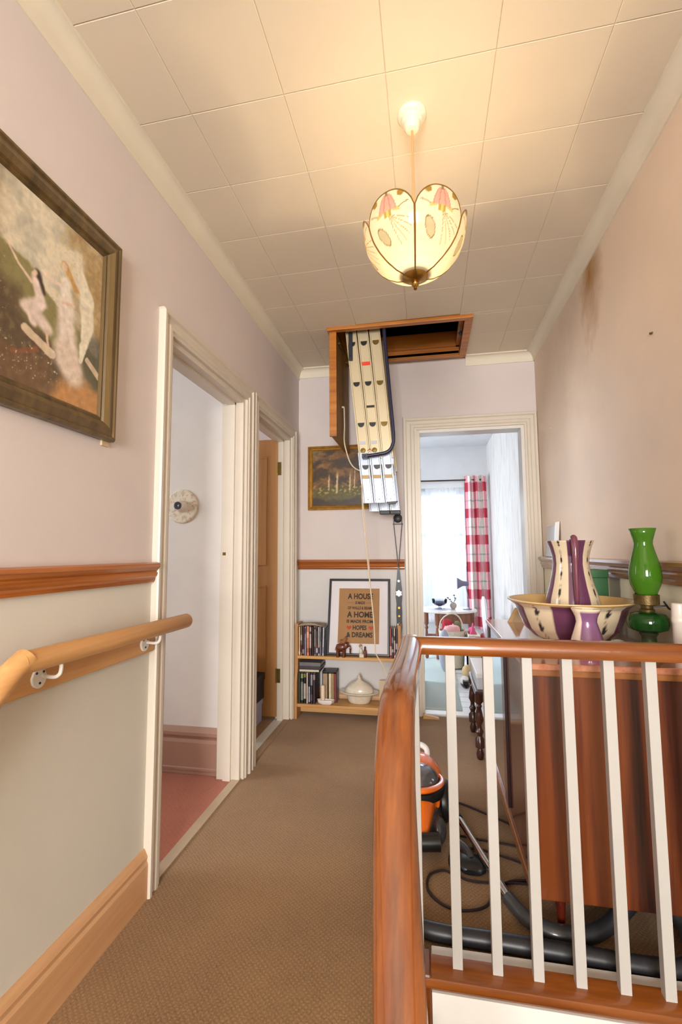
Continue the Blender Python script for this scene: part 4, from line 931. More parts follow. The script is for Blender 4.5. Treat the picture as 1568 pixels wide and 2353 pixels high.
for i in range(1, 9):      # balusters of the flight
    y = 1.0-.16*i+.1
    pz = next((p.z for p in down if p.y <= y), down[-1].z); px_ = next((p.x for p in down if p.y <= y), down[-1].x)
    if y < .42: obj('baluster', B(px_-.0125, px_+.0125, y-.0125, y+.0125, min(-.1, -.2*math.ceil((.80-y)/.235))-.02, pz-.005), M['baluster'], bs)
st('trim_8', B(-.012, XR-.018, 1.329, 1.378, 0, .026), plain('bright_white_gloss', C(240,238,236), .25), 'white painted edge strip on the carpet behind the banister', 'edge strip')
st('trim_9', B(-.012, XR, 1.262, 1.29, -.30, .008), M['white_gloss'], 'white apron board below the banister', 'apron')

# ================================================================ SIDEBOARD
BX0, BX1, BY0, BY1, BZ0, BZ1 = .272, .728, 1.445, 2.33, .128, .770
sb = thing('sideboard', 'striped reddish teak sideboard with tapered legs standing behind the banister', 'sideboard', (.5, 1.9, 0))
m = MB().box(BX0+.012, BX1, BY0+.006, BY0+.026, BZ0, BZ1-.035)
obj('end_panel', m, M['teak'], sb, bev=.002)
obj('end_panel', B(BX0+.012, BX1, BY1-.026, BY1-.006, BZ0, BZ1-.02), M['teak'], sb)
obj('back_panel', B(BX1-.01, BX1, BY0+.026, BY1-.026, BZ0, BZ1-.02), M['teakdark'], sb)
obj('bottom_panel', B(BX0+.014, BX1-.01, BY0+.026, BY1-.026, BZ0, BZ0+.018), M['teakdark'], sb)
obj('top', MB().box(BX0-.006, BX1+.003, BY0-.008, BY1+.004, BZ1-.018, BZ1), M['teaktop'], sb, bev=.003)
obj('end_lip', B(BX0+.004, BX1, BY0-.002, BY0+.02, BZ1-.036, BZ1-.018), M['teaklip'], sb, bev=.002)
obj('bottom_rail', MB().box(BX0-.006, BX0+.014, BY0+.008, BY1-.006, BZ0-.006, BZ0+.026), M['teaklip'], sb, bev=.003)
dr = obj('door', B(BX0, BX0+.016, BY0+.03, 1.93, BZ0+.028, BZ1-.02), M['teakdark'], sb, bev=.002)
obj('door_handle', B(BX0-.008, BX0+.001, 1.80, 1.82, BZ0+.06, BZ1-.06), plain('dark_groove', C(34,10,10), .4), dr, bev=.002)  # raised dark strip standing in for the groove line of the door
gd = obj('mirror_door', B(BX0+.003, BX0+.012, 1.932, 2.27, BZ0+.028, BZ1-.02), M['mirror'], sb)
obj('frame_post', B(BX0-.002, BX0+.016, 2.27, BY1-.006, BZ0+.026, BZ1-.018), M['teak'], sb, bev=.002)
for xx, yy in ((.357, 1.525), (.705, 1.535), (.357, 2.25), (.705, 2.25)):
    obj('leg', MB().lathe([(.0095,0),(.0095,.004),(.0165,.128)], xx, yy, 14), M['teakdark'], sb, smooth=True)

# things on the sideboard
T = BZ1
def stripe(cx, cy, off=0, motif=True, per=72, hw=18):
    def f(x, y, z):
        a = math.degrees(math.atan2(x-cx, -(y-cy)))-off; b_ = ((a+per/2) % per)-per/2
        if abs(b_) < hw: return (98, 54, 82)
        c = (212, 194, 164)
        e = abs(abs(b_)-per/2); q = (z*1000) % 58
        q2 = (q-4)/30
        if motif and 0 < q2 < 1 and e < 4.2*sin(PI*q2)**.7*(.45+.55*abs(sin(q2*9))): return (48, 44, 46)
        if motif and 36 < q < 52 and abs(e-2.4*sin((q-36)/16*PI)) < .8: return (150, 132, 110)
        return c
    return f
bc = (.500, 1.812)
ba = thing('wash_basin', 'wide enamel wash basin with purple and cream stripes on the sideboard', 'basin', (bc[0], bc[1], T))
rim = [(.085,T+.002),(.09,T+.004),(.125,T+.02),(.155,T+.05),(.172,T+.09),(.184,T+.125),(.205,T+.142),(.212,T+.146),(.212,T+.150),(.204,T+.150)]
fine = []
for (r0, z0_), (r1, z1_) in zip(rim, rim[1:]): fine += [(r0+(r1-r0)*k/4, z0_+(z1_-z0_)*k/4) for k in range(4)]
fine.append(rim[-1])
stb = stripe(bc[0], bc[1], -14)
obj('bowl', MB().lathe([(.001, T+.002)]+fine, bc[0], bc[1], 160, cap=False), M['enamel'], ba, smooth=True, col=lambda x, y, z: (216,180,120) if z > T+.1415 else stb(x, y, z))
inn = [(.205,T+.1495),(.180,T+.1315),(.168,T+.09),(.15,T+.052),(.12,T+.024),(.08,T+.010),(.001,T+.008)]
obj('inside', MB().lathe(inn, bc[0], bc[1], 48, cap=False), plain('basin_inside', C(206,168,108), .3, coat=.3), ba, smooth=True, fixn=False)
jg = thing('jug', 'tall waisted enamel jug with purple and cream stripes standing in the basin', 'jug', (bc[0]+.008, bc[1], T+.012))
jx, jy = bc[0]+.010, bc[1]
jp = [(.085,T+.012),(.094,T+.02),(.098,T+.06),(.094,T+.11),(.085,T+.155),(.072,T+.20),(.062,T+.245),(.058,T+.275),(.060,T+.305),(.068,T+.335),(.077,T+.358)]
fine = []
for (r0, z0_), (r1, z1_) in zip(jp, jp[1:]): fine += [(r0+(r1-r0)*k/6, z0_+(z1_-z0_)*k/6) for k in range(6)]
fine.append(jp[-1]); sj = stripe(jx, jy, 0, True, 90, 23)
obj('body', MB().lathe([(.001, fine[0][1])]+fine, jx, jy, 160, cap=False), M['enamel'], jg, smooth=True, col=sj, fixn=False, solid=.003)
obj('spout', MB().prism([(jx-.014, T+.356),(jx+.014, T+.356),(jx+.010, T+.33),(jx-.010, T+.33)], 'y', jy+.070, jy+.092), M['ceramic'], jg, bev=.004)
hd_ = Vector((-.13, -.99, 0))
hp = spline([Vector((jx, jy, T+z))+hd_*r for r, z in ((.068,.350), (.084,.366), (.102,.356), (.110,.32), (.108,.27), (.105,.21), (.101,.15), (.098,.10), (.095,.075))], 6)
obj('handle', MB().tube(hp, [.0125-.0065*k/len(hp) for k in range(len(hp))], 12), plain('plum_enamel', C(112,58,76), .22, coat=.5), jg, smooth=True)
vx, vy = .472, 1.548
va = thing('bud_vase', 'small waisted lilac vase with cream rim in front of the basin', 'vase', (vx, vy, T))
vp = [(.054,T),(.055,T+.006),(.051,T+.03),(.043,T+.06),(.034,T+.088),(.029,T+.106),(.031,T+.120),(.037,T+.134),(.0415,T+.143),(.0415,T+.146),(.038,T+.146),(.030,T+.128),(.02,T+.11)]
def vcolr(x, y, z):
    a = math.degrees(math.atan2(x-vx, -(y-vy)))
    if z > T+.1425: return (232, 214, 182)
    return (226, 206, 186) if abs(a+66) < 26 or abs(a-180) < 50 else mixc((126, 84, 124), (160, 106, 136), sm(T+.1, T, z))
obj('body', MB().lathe(vp, vx, vy, 64), M['enamel'], va, smooth=True, col=vcolr)
ox, oy = .664, 1.60
ol_ = thing('oil_lamp', 'green glass oil lamp with tall chimney and brass burner on the sideboard', 'oil lamp', (ox, oy, T))
def gglass(name, c, see=.35):
    m, t, N, L, b = base(name); b.inputs['Base Color'].default_value = c; b.inputs['Roughness'].default_value = .08; b.inputs['Coat Weight'].default_value = .6
    b.inputs['Coat Roughness'].default_value = .03
    tl = N.new('ShaderNodeBsdfTranslucent'); tl.inputs[0].default_value = c; tr = N.new('ShaderNodeBsdfTransparent'); tr.inputs[0].default_value = tuple(min(1, x*2.2+.02) for x in c[:3])+(1,)
    m1 = N.new('ShaderNodeMixShader'); m1.inputs[0].default_value = .35; L.new(b.outputs[0], m1.inputs[1]); L.new(tl.outputs[0], m1.inputs[2])
    m2 = N.new('ShaderNodeMixShader'); m2.inputs[0].default_value = see; L.new(m1.outputs[0], m2.inputs[1]); L.new(tr.outputs[0], m2.inputs[2]); L.new(m2.outputs[0], N['Material Output'].inputs[0]); return m
GG, GD = gglass('apple_green_glass', C(84,140,34), .22), gglass('bottle_green_glass', C(24,76,24), .15)
cp = [(.027,.952),(.030,.962),(.040,.985),(.0445,1.010),(.043,1.030),(.036,1.065),(.028,1.095),(.0245,1.112),(.026,1.124),(.031,1.142),(.0365,1.160)]
obj('chimney', MB().lathe(cp, ox, oy, 36, cap=False), GG, ol_, smooth=True, solid=.002)
bu = obj('burner', MB().lathe([(.020,.902),(.021,.91),(.016,.914),(.017,.922),(.034,.926),(.035,.955),(.033,.956),(.030,.935),(.004,.935)], ox, oy, 28), plain('aged_burner_brass', C(96,78,44), .4, .7, var=.3, vs=60, bmp=.3, bs=200), ol_, smooth=True)
obj('wick_knob', MB().tube([(ox+.015, oy, .918), (ox+.05, oy-.004, .922)], .0025, 6).tube(spline([(ox+.046, oy-.004, .935), (ox+.052, oy-.004, .925), (ox+.060, oy-.004, .913), (ox+.070, oy-.004, .911), (ox+.073, oy-.004, .916)], 4), .003, 6), M['iron'], bu, smooth=True)
obj('font', MB().lathe([(.012,.838),(.030,.842),(.052,.851),(.0565,.866),(.055,.885),(.048,.896),(.026,.903),(.018,.904)], ox, oy, 36), GD, ol_, smooth=True)
obj('foot', MB().lathe([(.046,T),(.046,T+.004),(.042,T+.012),(.026,T+.024),(.021,T+.040),(.020,T+.058),(.026,T+.066),(.022,T+.072),(.012,T+.074)], ox, oy, 28), plain('dull_green_metal', C(64,70,44), .4, .4), ol_, smooth=True)
gb = thing('green_tin', 'dark green tin box with hinged lid on the sideboard behind the jug', 'tin', (.66, 2.07, T))
obj('tin_body', B(.618, .700, 2.005, 2.14, T, T+.215), M['ggreen'], gb, bev=.003); obj('lid', B(.616, .702, 2.003, 2.142, T+.2145, T+.246), M['ggreen'], gb, bev=.003)
one('cylinder_jar', MB().lathe([(.019,T),(.019,T+.11),(.0205,T+.112),(.0205,T+.126),(.019,T+.128),(.019,T+.165),(.016,T+.168),(.001,T+.168)], .716, 1.525, 24), plain('frosted_pale', C(206,196,186), .35), 'slim pale jar with a ring beside the oil lamp', 'jar', smooth=True)
one('crumpled_cloth', MB().loft([[(.578+.03*r*cos(2*PI*i/12)*(1+.3*sin(5*i)), 1.60+.03*r*sin(2*PI*i/12), T+z+.004*sin(3*i)*r) for i in range(12)] for r, z in ((1,0.004),(1.05,.02),(.7,.04),(.2,.046))]), plain('grey_cloth', C(166,158,156), .8), 'small crumpled grey cloth between basin and oil lamp', 'cloth', smooth=True)
ez = thing('card_easel', 'small folded tan card standing on the far end of the sideboard', 'card', (.405, 2.27, T))
obj('card_leaf', MB().prism([(.352,T),(.372,T),(.405,T+.062),(.388,T+.066)], 'y', 2.25, 2.256), M['tan'], ez); obj('card_leaf', MB().prism([(.374,T),(.404,T+.060),(.432,T)], 'y', 2.257, 2.262), M['beige'], ez)
pf = thing('photo_frame', 'small grey photo frame with white edge standing on the right dado rail', 'photo frame', (.73, 2.92, 1.06))
z0_ = .985+.066*1.12
obj('photo', MB().prism([(.716,z0_),(.720,z0_),(.738,z0_+.185),(.734,z0_+.185)], 'y', 2.85, 3.05), plain('grey_photo', C(138,136,140), .2, coat=.3), pf)
obj('frame_edge', MB().prism([(.710,z0_),(.726,z0_),(.742,z0_+.2),(.728,z0_+.2)], 'y', 2.80, 2.85), M['white'], pf, bev=.004)
wc = thing('wall_card', 'narrow white card with a blue stroke pinned below the right dado rail', 'card', (XR, 2.88, .88))
obj('card_sheet', B(XR-.004, XR, 2.82, 2.93, .87, .982), M['white'], wc); obj('blue_stroke', MB().prism([(2.84,.92),(2.86,.918),(2.91,.975),(2.895,.978)], 'x', XR-.006, XR-.004), plain('blue_ink', C(52,60,120), .5), wc)
one('nail', MB().tube([(XR+.001, 2.905, 1.825), (XR-.012, 2.905, 1.822)], .003, 6), M['cord'], 'pale nail in the right wall near the far doorway', 'nail')
one('wall_hook', MB().tube([(XR+.001, 1.632, 1.805), (XR-.008, 1.632, 1.803)], .004, 6), M['oldbrass'], 'small brown screw in the right wall', 'screw')

# ================================================================ VACUUM CLEANER
vc = thing('vacuum_cleaner', 'orange and black cylinder vacuum cleaner on the carpet behind the banister', 'vacuum cleaner', (-.09, 1.97, 0))
ux, uy = -.085, 1.985
def sec(y, hw, z0, z1, n=28, e=.75, cx=ux):
    out = []
    for i in range(n):
        a = 2*PI*i/n; c_, s_ = cos(a), sin(a)
        out.append((cx+hw*abs(c_)**e*(1 if c_ > 0 else -1), y, (z0+z1)/2+(z1-z0)/2*abs(s_)**e*(1 if s_ > 0 else -1)))
    return out
obj('chassis', MB().loft([sec(uy+q, hw, .018, z1) for q, hw, z1 in ((-.19,.03,.05),(-.17,.075,.075),(-.10,.11,.09),(.05,.135,.10),(.15,.12,.10),(.185,.07,.07))]), M['darkgrey'], vc, smooth=True)
obj('shell', MB().loft([sec(uy+q, hw, .06, z1) for q, hw, z1 in ((-.02,.112,.14),(.03,.128,.172),(.09,.130,.200),(.15,.118,.212),(.20,.095,.205),(.235,.05,.165),(.242,.02,.12))]), M['orange'], vc, smooth=True)
obj('nose', MB().loft([sec(uy+q, hw, .04, z1) for q, hw, z1 in ((-.205,.05,.06),(-.195,.066,.090),(-.13,.078,.122),(-.05,.092,.150),(.01,.11,.160))]), M['orange'], vc, smooth=True)
for s in (-1, 1): obj('side_cheek', MB().ball((ux+s*.108, uy-.12, .055), .026, .055, .042, 16, 9), M['darkgrey'], vc, smooth=True)
dm = (ux+.02, uy+.03, .155)
obj('dust_lid_band', MB().lathe([(.112,.118),(.116,.135),(.114,.150),(.10,.162),(.02,.166)], dm[0], dm[1], 36), M['black'], vc, smooth=True)
obj('dust_lid', MB().ball((dm[0], dm[1]+.010, .162), .092, .094, .052, 32, 14), plain('smoked_silver', C(120,118,122), .12, .6), vc, smooth=True)
rg = []
for k in range(25):
    a = -PI*.95+k/24*PI*1.12; r = .104; rg.append((dm[0]+r*cos(a), dm[1]+r*sin(a), .166))
obj('orange_ring', MB().tube(rg, [.004+.013*sin(PI*min(1, .1+k/24*.9)) for k in range(25)], 8, flat=.6), M['orange'], vc, smooth=True)
obj('carry_handle', MB().tube(spline([(ux-.05, uy+.19, .19), (ux-.045, uy+.215, .215), (ux+.02, uy+.225, .224), (ux+.06, uy+.215, .212), (ux+.065, uy+.19, .185)], 5), .013, 10), M['white'], vc, smooth=True)
for s in (-1, 1):
    obj('wheel', MB().loft([[(ux+s*xx, uy+.05+r*cos(2*PI*i/24), .078+r*sin(2*PI*i/24)) for i in range(24)] for xx, r in ((.118,.05),(.120,.076),(.138,.078),(.150,.070),(.152,.03))]), M['black'], vc, smooth=True)
obj('hose_cuff', MB().tube([(ux+.105, uy-.205, .062), (ux-.06, uy-.235, .06)], [.030, .028], 18), M['black'], vc, smooth=True)
hpth = spline([(ux+.02, uy-.222, .06), (ux-.03, uy-.25, .055), (ux-.052, uy-.30, .035), (ux-.052, uy-.42, .024), (ux-.01, 1.47, .023), (ux+.07, 1.432, .023), (.17, 1.424, .024), (.36, 1.418, .024), (.54, 1.412, .024), (.64, 1.425, .03), (.672, 1.50, .06), (.64, 1.55, .10), (.585, 1.565, .10), (.53, 1.545, .065), (.47, 1.515, .035), (.41, 1.488, .024), (.36, 1.478, .024)], 26)
hq = [hpth[0]]
for p in hpth[1:]:
    if (p-hq[-1]).length > .0045: hq.append(p)
obj('hose', MB().tube(hq, [.0232 if k % 2 else .0222 for k in range(len(hq))], 12), plain('hose_plastic', C(42,42,46), .4), vc, smooth=True)
obj('hose_handle', MB().tube(spline([(.375, 1.482, .024), (.33, 1.478, .026), (.285, 1.497, .028), (.25, 1.532, .03), (.222, 1.585, .032)], 6), [.0245]*13+[.021]*12, 14), M['darkgrey'], vc, smooth=True)
obj('wand', MB().tube([(.228, 1.572, .033), (.168, 1.745, .045), (.095, 1.955, .060)], .0125, 12), M['chrome'], vc, smooth=True)
obj('wand', MB().tube([(.20, 1.60, .022), (.185, 1.64, .024)], .009, 10), M['chrome'], vc, smooth=True)
obj('wand_cuff', MB().tube([(.098, 1.945, .059), (.06, 2.055, .068)], .0165, 12), M['black'], vc, smooth=True)
fn = thing('floor_nozzle', 'shiny black floor nozzle lying under the vacuum wand', 'nozzle', (.135, 1.775, 0))
obj('nozzle_body', MB().loft([sec(1.715+q, hw, .003, z1, 20, .6, .128) for q, hw, z1 in ((0,.03,.02),(.01,.045,.030),(.04,.050,.036),(.065,.046,.034),(.075,.03,.02))]), M['black'], fn, smooth=True)
obj('neck', MB().tube(spline([(.128, 1.76, .026), (.115, 1.80, .034), (.09, 1.835, .034)], 4), .014, 10), M['darkgrey'], fn, smooth=True)
cable = plain('dark_cable', C(40,26,28), .5)
cz = .0055
loop = [(.06, 1.708, cz), (.03, 1.722, cz), (-.015, 1.69, cz), (-.022, 1.62, cz), (.02, 1.565, cz), (.08, 1.548, cz), (.15, 1.575, cz), (.19, 1.64, cz), (.24, 1.70, cz), (.30, 1.72, cz), (.34, 1.75, cz), (.31, 1.80, cz), (.22, 1.84, cz), (.15, 1.86, cz), (.07, 1.83, cz), (.055, 1.75, cz), (.10, 1.69, cz), (.19, 1.688, cz), (.27, 1.70, cz), (.36, 1.70, cz)]
m = MB().tube(spline(loop, 8), .0045, 6)
m.tube(spline([(-.02, 2.11, .06), (.04, 2.15, .02), (.12, 2.165, cz), (.22, 2.10, cz), (.31, 2.035, cz), (.36, 1.97, cz), (.38, 1.90, cz)], 8), .0045, 6)
m.tube(spline([(.10, 1.93, cz), (.19, 1.915, cz), (.28, 1.905, cz), (.37, 1.88, cz)], 6), .0045, 6)
obj('power_cable', m, cable, vc, smooth=True)

# ================================================================ LOW STOOL
so = thing('stool', 'low dark oak stool with turned legs standing beyond the sideboard', 'stool', (.42, 2.83, 0))
tl_ = [(.013,0),(.017,.006),(.021,.030),(.013,.052),(.012,.058),(.024,.062),(.024,.105),(.014,.118),(.014,.124),(.021,.142),(.013,.158),(.012,.175),(.022,.20),(.018,.235),(.012,.262),(.017,.272),(.012,.282),(.02,.292),(.02,.335)]
for xx, yy in ((.252, 2.64), (.60, 2.64), (.252, 3.02), (.60, 3.02)): obj('leg', MB().lathe(tl_, xx, yy, 14), M['turned'], so, smooth=True)
obj('apron', B(.243, .258, 2.66, 3.0, .295, .35), M['turned'], so); obj('apron', B(.27, .585, 2.63, 2.645, .295, .35), M['turned'], so); obj('apron', B(.595, .61, 2.66, 3.0, .295, .35), M['turned'], so); obj('apron', B(.27, .585, 3.01, 3.025, .295, .35), M['turned'], so)
obj('seat_board', B(.235, .62, 2.62, 3.04, .335, .352), M['turned'], so, bev=.004)
bxx = thing('shallow_box', 'shallow white box with grey sides lying on the low stool', 'box', (.42, 2.84, .353))
obj('box_body', B(.248, .60, 2.65, 3.03, .353, .425), M['paleobj'], bxx, bev=.003); obj('lid', B(.244, .604, 2.646, 3.034, .412, .438), M['board'], bxx, bev=.004)
one('door_wedge', MB().prism([(-.05,.0),(.055,.0),(.05,.008),(-.05,.026)], 'y', YF-.055, YF-.02), M['pine_x'], 'brown wooden wedge on the carpet at the far door frame', 'door wedge')

# ================================================================ BEDROOM THINGS
one('rug', B(-1.9, .215, YF+.14, 5.6, .002, .012), M['rug'], 'pale blue-green rug on the bedroom floor', 'rug')
# net and plaid curtains
m = MB().grid(lambda u, v: (-1.25+1.72*u, 5.985+.014*sin(u*150+1.3*sin(u*21))+.006*sin(u*53), .22+(1.905-.22)*v), 420, 6)
one('net_curtain', m, M['net'], 'sheer white net curtain hanging across the bedroom window', 'curtain', smooth=True, fixn=False)
cp_ = thing('curtain_pole', 'thin dark curtain pole above the bedroom window', 'curtain pole', (-.2, 5.93, 1.98))
obj('pole', MB().tube([(-1.4, 5.93, 1.995), (.72, 5.93, 1.985)], .010, 10), M['frame_dark'], cp_, smooth=True)
for x in (-1.3, .70): obj('pole_bracket', MB().box(x-.01, x+.01, 5.93, BY, 1.98, 2.0), M['frame_dark'], cp_)
obj('net_rail', B(-1.3, .50, 5.965, 5.985, 1.90, 1.955), M['bed_wall'], cp_)
cu0, cu1, cz0, cz1 = .475, .735, .16, 2.03
def cx_(u, v): return cu0+(cu1-cu0)*u+.02*(1-v)*(u-.3)
def cfold(u, v): return (cx_(u, v), 5.90+.035*sin(u*19+.6)+.012*sin(u*41+v*2), cz0+(cz1-cz0)*v+.012*sin(u*19)*(1 if v > .98 else 0))
def plaid(x, y, z):
    # cloth coordinate runs along the folds
    v = (z-cz0)/(cz1-cz0); u = (x-cu0)/(cu1-cu0+.02*(1-v)); s_ = (u*2.4+.05) % 1.0; q = (z*1000+135) % 328
    red = (186, 60, 76); wht = (232, 228, 222); gry = (150, 148, 146)
    c = wht
    vr = s_ < .40
    hr_ = q < 118
    if vr and hr_: c = (176, 48, 66)
    elif vr or hr_: c = (226, 156, 166)
    if .62 < s_ < .67 or .80 < s_ < .84: c = mixc(c, gry, .65)
    if 205 < q < 222: c = mixc(c, gry, .65)
    if .10 < s_ < .14: c = mixc(c, (150, 40, 60), .5)
    return c
one('plaid_curtain', MB().grid(cfold, 110, 320), M['plaid'], 'red and white plaid curtain gathered right of the net curtain', 'curtain', smooth=True, fixn=False, col=plaid)
tb = thing('side_table', 'low oval table with white top and brown turned legs under the bedroom window', 'table', (.19, 5.0, 0))
txc, tyc = .19, 5.02
obj('table_top', MB().loft([[(txc+.30*k*cos(2*PI*i/40), tyc+.26*k*sin(2*PI*i/40), z) for i in range(40)] for k, z in ((.97,.478),(1,.482),(1,.496),(.985,.502))]), M['white'], tb, smooth=True)
brn = wood('brown_table_wood', C(112,66,46), C(150,96,70), (20,20,3), .4)
obj('apron', B(.08, .43, 4.88, 4.90, .37, .478), brn, tb); obj('apron', B(.08, .43, 5.13, 5.15, .37, .478), brn, tb)
tl2 = [(.012,.012),(.018,.02),(.018,.09),(.012,.10),(.018,.13),(.022,.19),(.013,.26),(.011,.30),(.020,.32),(.012,.34),(.022,.36),(.022,.478)]
for xx, yy in ((-.025, 4.93), (.085, 4.89), (.43, 4.89), (.085, 5.14), (.43, 5.14)): obj('leg', MB().lathe(tl2, xx, yy, 12), brn, tb, smooth=True)
obj('stretcher', B(-.02, .43, 4.89, 4.91, .24, .262), brn, tb)
def place_lathe(name, prof_, x, y, mat, parent, n=24, **k): return obj(name, MB().lathe(prof_, x, y, n, **k), mat, parent, smooth=True)
gbw = thing('glass_bowl', 'footed clear glass bowl on the white oval table', 'bowl', (.12, 5.0, .502))
place_lathe('bowl', [(.048,.503),(.05,.507),(.014,.518),(.012,.53),(.05,.545),(.074,.565),(.080,.605),(.076,.605),(.068,.568),(.01,.552)], .114, 4.98, M['clear'], gbw)
place_lathe('potpourri', [(.01,.553),(.05,.555),(.066,.570),(.05,.582),(.01,.586)], .114, 4.98, plain('dried_petals', C(98,88,112), .8, var=.4, vs=80), gbw)
one('table_mat', MB().prism([(.02+.1*cos(a), 4.9+.08*sin(a)) if 0 else (.11+.13*cos(a), 4.97+.11*sin(a)) for a in [2*PI*k/28 for k in range(28)]], 'z', .502, .5045), plain('lace', C(196,198,214), .8), 'pale lace mat under the glass bowl', 'mat')
pt_ = thing('twig_vase', 'small round beige pot with dark twigs on the white oval table', 'vase', (.25, 4.98, .502))
place_lathe('pot', [(.016,.503),(.018,.506),(.032,.525),(.034,.545),(.026,.562),(.016,.568),(.012,.562)], .252, 4.98, plain('stone_pot', C(170,160,152), .6), pt_)
tw = plain('twig', C(70,66,88), .6)
for p in ([(.252,4.98,.56),(.228,4.972,.59),(.190,4.955,.624)], [(.252,4.98,.56),(.27,4.98,.60),(.262,4.98,.64)], [(.252,4.98,.56),(.232,4.99,.578),(.216,4.99,.574)], [(.252,4.98,.565),(.28,4.98,.605),(.272,4.98,.615)]):
    obj('twig', MB().tube(p, .003, 5), tw, pt_)
for p in ((.197,4.957,.620),(.219,4.966,.602),(.262,4.98,.645),(.274,4.98,.615)): obj('leaf', MB().ball(p, .012, .006, .006, 8, 5), tw, pt_, smooth=True)
dl = thing('desk_lamp', 'grey cone-shaped desk lamp on the white oval table', 'lamp', (.40, 5.0, .502))
place_lathe('lamp_base', [(.044,.503),(.044,.509),(.03,.514),(.006,.516)], .392, 4.98, M['lampgrey'], dl)
obj('stem', MB().tube(spline([(.41, 4.98, .513), (.408, 4.98, .60), (.39, 4.98, .70), (.385, 4.98, .745)], 4), .004, 6), M['lampgrey'], dl)
obj('lamp_shade', MB().loft([[(x, 4.98+r*cos(2*PI*i/20), .765-.03*(x-.35)+r*sin(2*PI*i/20)) for i in range(20)] for x, r in ((.296,.058),(.300,.058),(.345,.030),(.358,.026),(.410,.023),(.414,.012))]), M['lampgrey'], dl, smooth=True)
# chair with white cover
ch = thing('covered_chair', 'low chair with a white cover over its back beside the plaid curtain', 'chair', (.60, 4.72, 0))
cov = plain('white_cover', C(230,230,236), .8, bmp=.3, bs=25)
rgs = []
for z, hw, dpt in ((.26,.085,.05),(.36,.082,.05),(.48,.078,.048),(.58,.066,.042),(.635,.045,.034),(.665,.015,.02)):
    cy_ = 4.60+.10*(z-.26); rgs.append([(.515+.55*dpt*cos(2*PI*i/18)+.05*(.66-z), cy_+hw*1.7*sin(2*PI*i/18), z) for i in range(18)])
obj('back_cover', MB().loft(rgs), cov, ch, smooth=True)
obj('seat', MB().box(.49, .76, 4.45, 4.80, .24, .30), M['red'], ch, bev=.02)
for xx, yy in ((.505,4.47),(.74,4.47),(.505,4.78),(.74,4.78)): obj('leg', MB().lathe([(.012,0),(.018,.245)], xx, yy, 10), M['turned'], ch)
# basket, box and cloths in front of the table
bk_ = thing('basket', 'pale wicker basket with hoop handle holding folded cloths', 'basket', (.20, 4.62, 0))
place_lathe('basket_body', [(.10,.0125),(.105,.02),(.125,.34),(.128,.35),(.12,.35),(.10,.05)], .215, 4.62, M['wicker'], bk_)
obj('hoop_handle', MB().tube(spline([(.094, 4.62, .33), (.118, 4.62, .44), (.20, 4.62, .50), (.285, 4.62, .47), (.336, 4.62, .33)], 6), .006, 8), M['wicker'], bk_, smooth=True)
def lump(c, rx, ry, rz, mat, name, lab, cat, sd=0):
    m = MB().ball(c, rx, ry, rz, 18, 10); m.v = [(x+.25*rx*noise.noise(Vector((x*20+sd, y*20, z*20))), y, z+.3*min(rz, .06)*noise.noise(Vector((x*20, y*20+sd, z*25)))) for x, y, z in m.v]
    return one(name, m, mat, lab, cat, smooth=True)
def heap(cx, cy, hx, hy, z0, z1, mat, lab, sd):
    """folded cloth pushed upright into the basket: soft column with a rumpled top"""
    rings = []; n = 22
    for f_, k in ((0,.80),(.06,.88),(.5,.92),(.80,1),(.90,.97),(.96,.84),(.99,.60),(1,.2)):
        ring = []
        for i in range(n):
            a_ = 2*PI*i/n; c_, s_ = cos(a_), sin(a_)
            x = cx+hx*k*abs(c_)**.75*(1 if c_ > 0 else -1); y = cy+hy*k*abs(s_)**.75*(1 if s_ > 0 else -1); z = z0+(z1-z0)*f_
            w_ = noise.noise(Vector((x*38+sd, y*38, z*30)))
            ring.append((x-abs(w_)*.010*(x-cx)/hx, y-abs(w_)*.008*(y-cy)/hy, z+(.022*w_ if f_ > .75 else 0)))
        rings.append(ring)
    return one('cloth', MB().loft(rings), mat, lab, 'cloth', smooth=True)
heap(.172, 4.665, .052, .034, .051, .445, M['red'], 'red folded cloth heaped in the basket', 2)
heap(.212, 4.572, .080, .038, .051, .398, plain('pale_pink', C(226,170,172), .8), 'pale pink cloth across the front of the basket', 5)
heap(.269, 4.662, .040, .034, .051, .425, M['green'], 'olive patterned cloth in the basket under the hoop handle', 9)
cb = thing('storage_crate', 'cream storage crate on the bedroom floor beside the basket', 'crate', (.375, 4.60, 0))
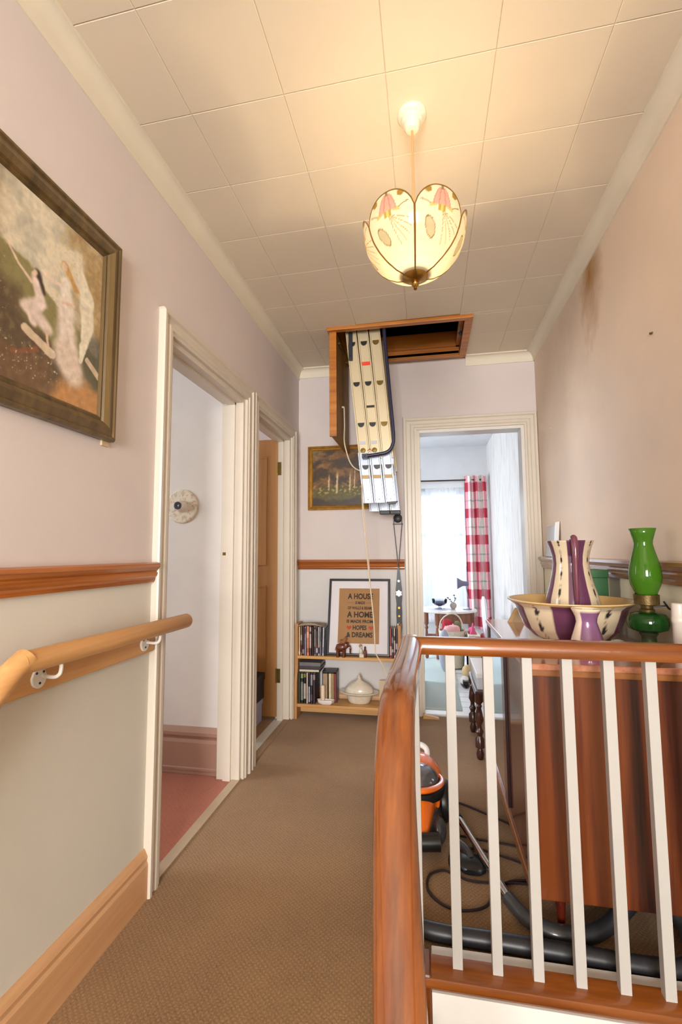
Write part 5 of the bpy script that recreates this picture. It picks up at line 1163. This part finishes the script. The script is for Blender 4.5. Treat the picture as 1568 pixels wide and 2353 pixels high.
obj('crate_body', MB().box(.35, .455, 4.42, 4.48, .003, .335).box(.35, .455, 4.70, 4.72, .003, .335).box(.435, .455, 4.48, 4.70, .003, .335).box(.35, .36, 4.48, 4.70, .003, .335).box(.35, .435, 4.48, 4.70, .003, .30), plain('cream_crate', C(222,214,192), .7), cb, bev=.003)
lump((.3975, 4.60, .342), .032, .062, .044, M['pink'], 'cloth', 'bright pink cloth sticking out of the cream crate', 'cloth', 8)
m = MB().prism([(.366,.299),(.430,.299),(.428,.335),(.412,.37),(.405,.43),(.395,.435),(.382,.36),(.368,.335)], 'y', 4.486, 4.526); one('pink_bag', m, M['pink'], 'pointed bright pink bag standing in the cream crate', 'bag', bev=.006)
one('cushion', MB().ball((.135, 4.40, .20), .055, .035, .19, 20, 12), plain('blue_grey_cushion', C(166,172,190), .85), 'blue-grey upright cushion in front of the basket', 'cushion', smooth=True)
# slippers and bags on the boards
for k, (x, y) in enumerate(((.285, 4.05), (.372, 4.12))):
    sl_ = thing('slipper', ('pale slipper with dark opening on the white boards, left of its pair', 'pale slipper with dark opening on the white boards, right of its pair')[k], 'slipper', (x, y, .002), 'pair of slippers on the bedroom boards')
    obj('sole', MB().loft([[(.038*c_[0]*(1-.2*max(0, -c_[1])), .12*c_[1], z) for c_ in [(cos(2*PI*i/20), sin(2*PI*i/20)) for i in range(20)]] for z in (0, .012)]), M['black'], sl_, local=True)
    obj('upper', MB().loft([[(.036*f_*cos(2*PI*i/20), .02+.095*f_*sin(2*PI*i/20), z) for i in range(20)] for f_, z in ((1,.012),(.98,.03),(.75,.048),(.3,.055))]), plain('cream_slipper', C(222,216,208), .8), sl_, local=True, smooth=True)
    obj('opening', MB().loft([[(.024*cos(2*PI*i/16), -.055+.035*sin(2*PI*i/16), z) for i in range(16)] for z in (.012, .046)]), M['black'], sl_, local=True)
lump((.325, 4.28, .049), .05, .06, .05, plain('straw_bag', C(206,180,130), .8), 'bag', 'tan straw bag on the white boards near the table', 'bag', 11)
lump((.47, 4.20, .049), .07, .09, .05, plain('sand_bag', C(200,182,150), .8), 'bag', 'sand coloured soft bag beside the low stool', 'bag', 14)
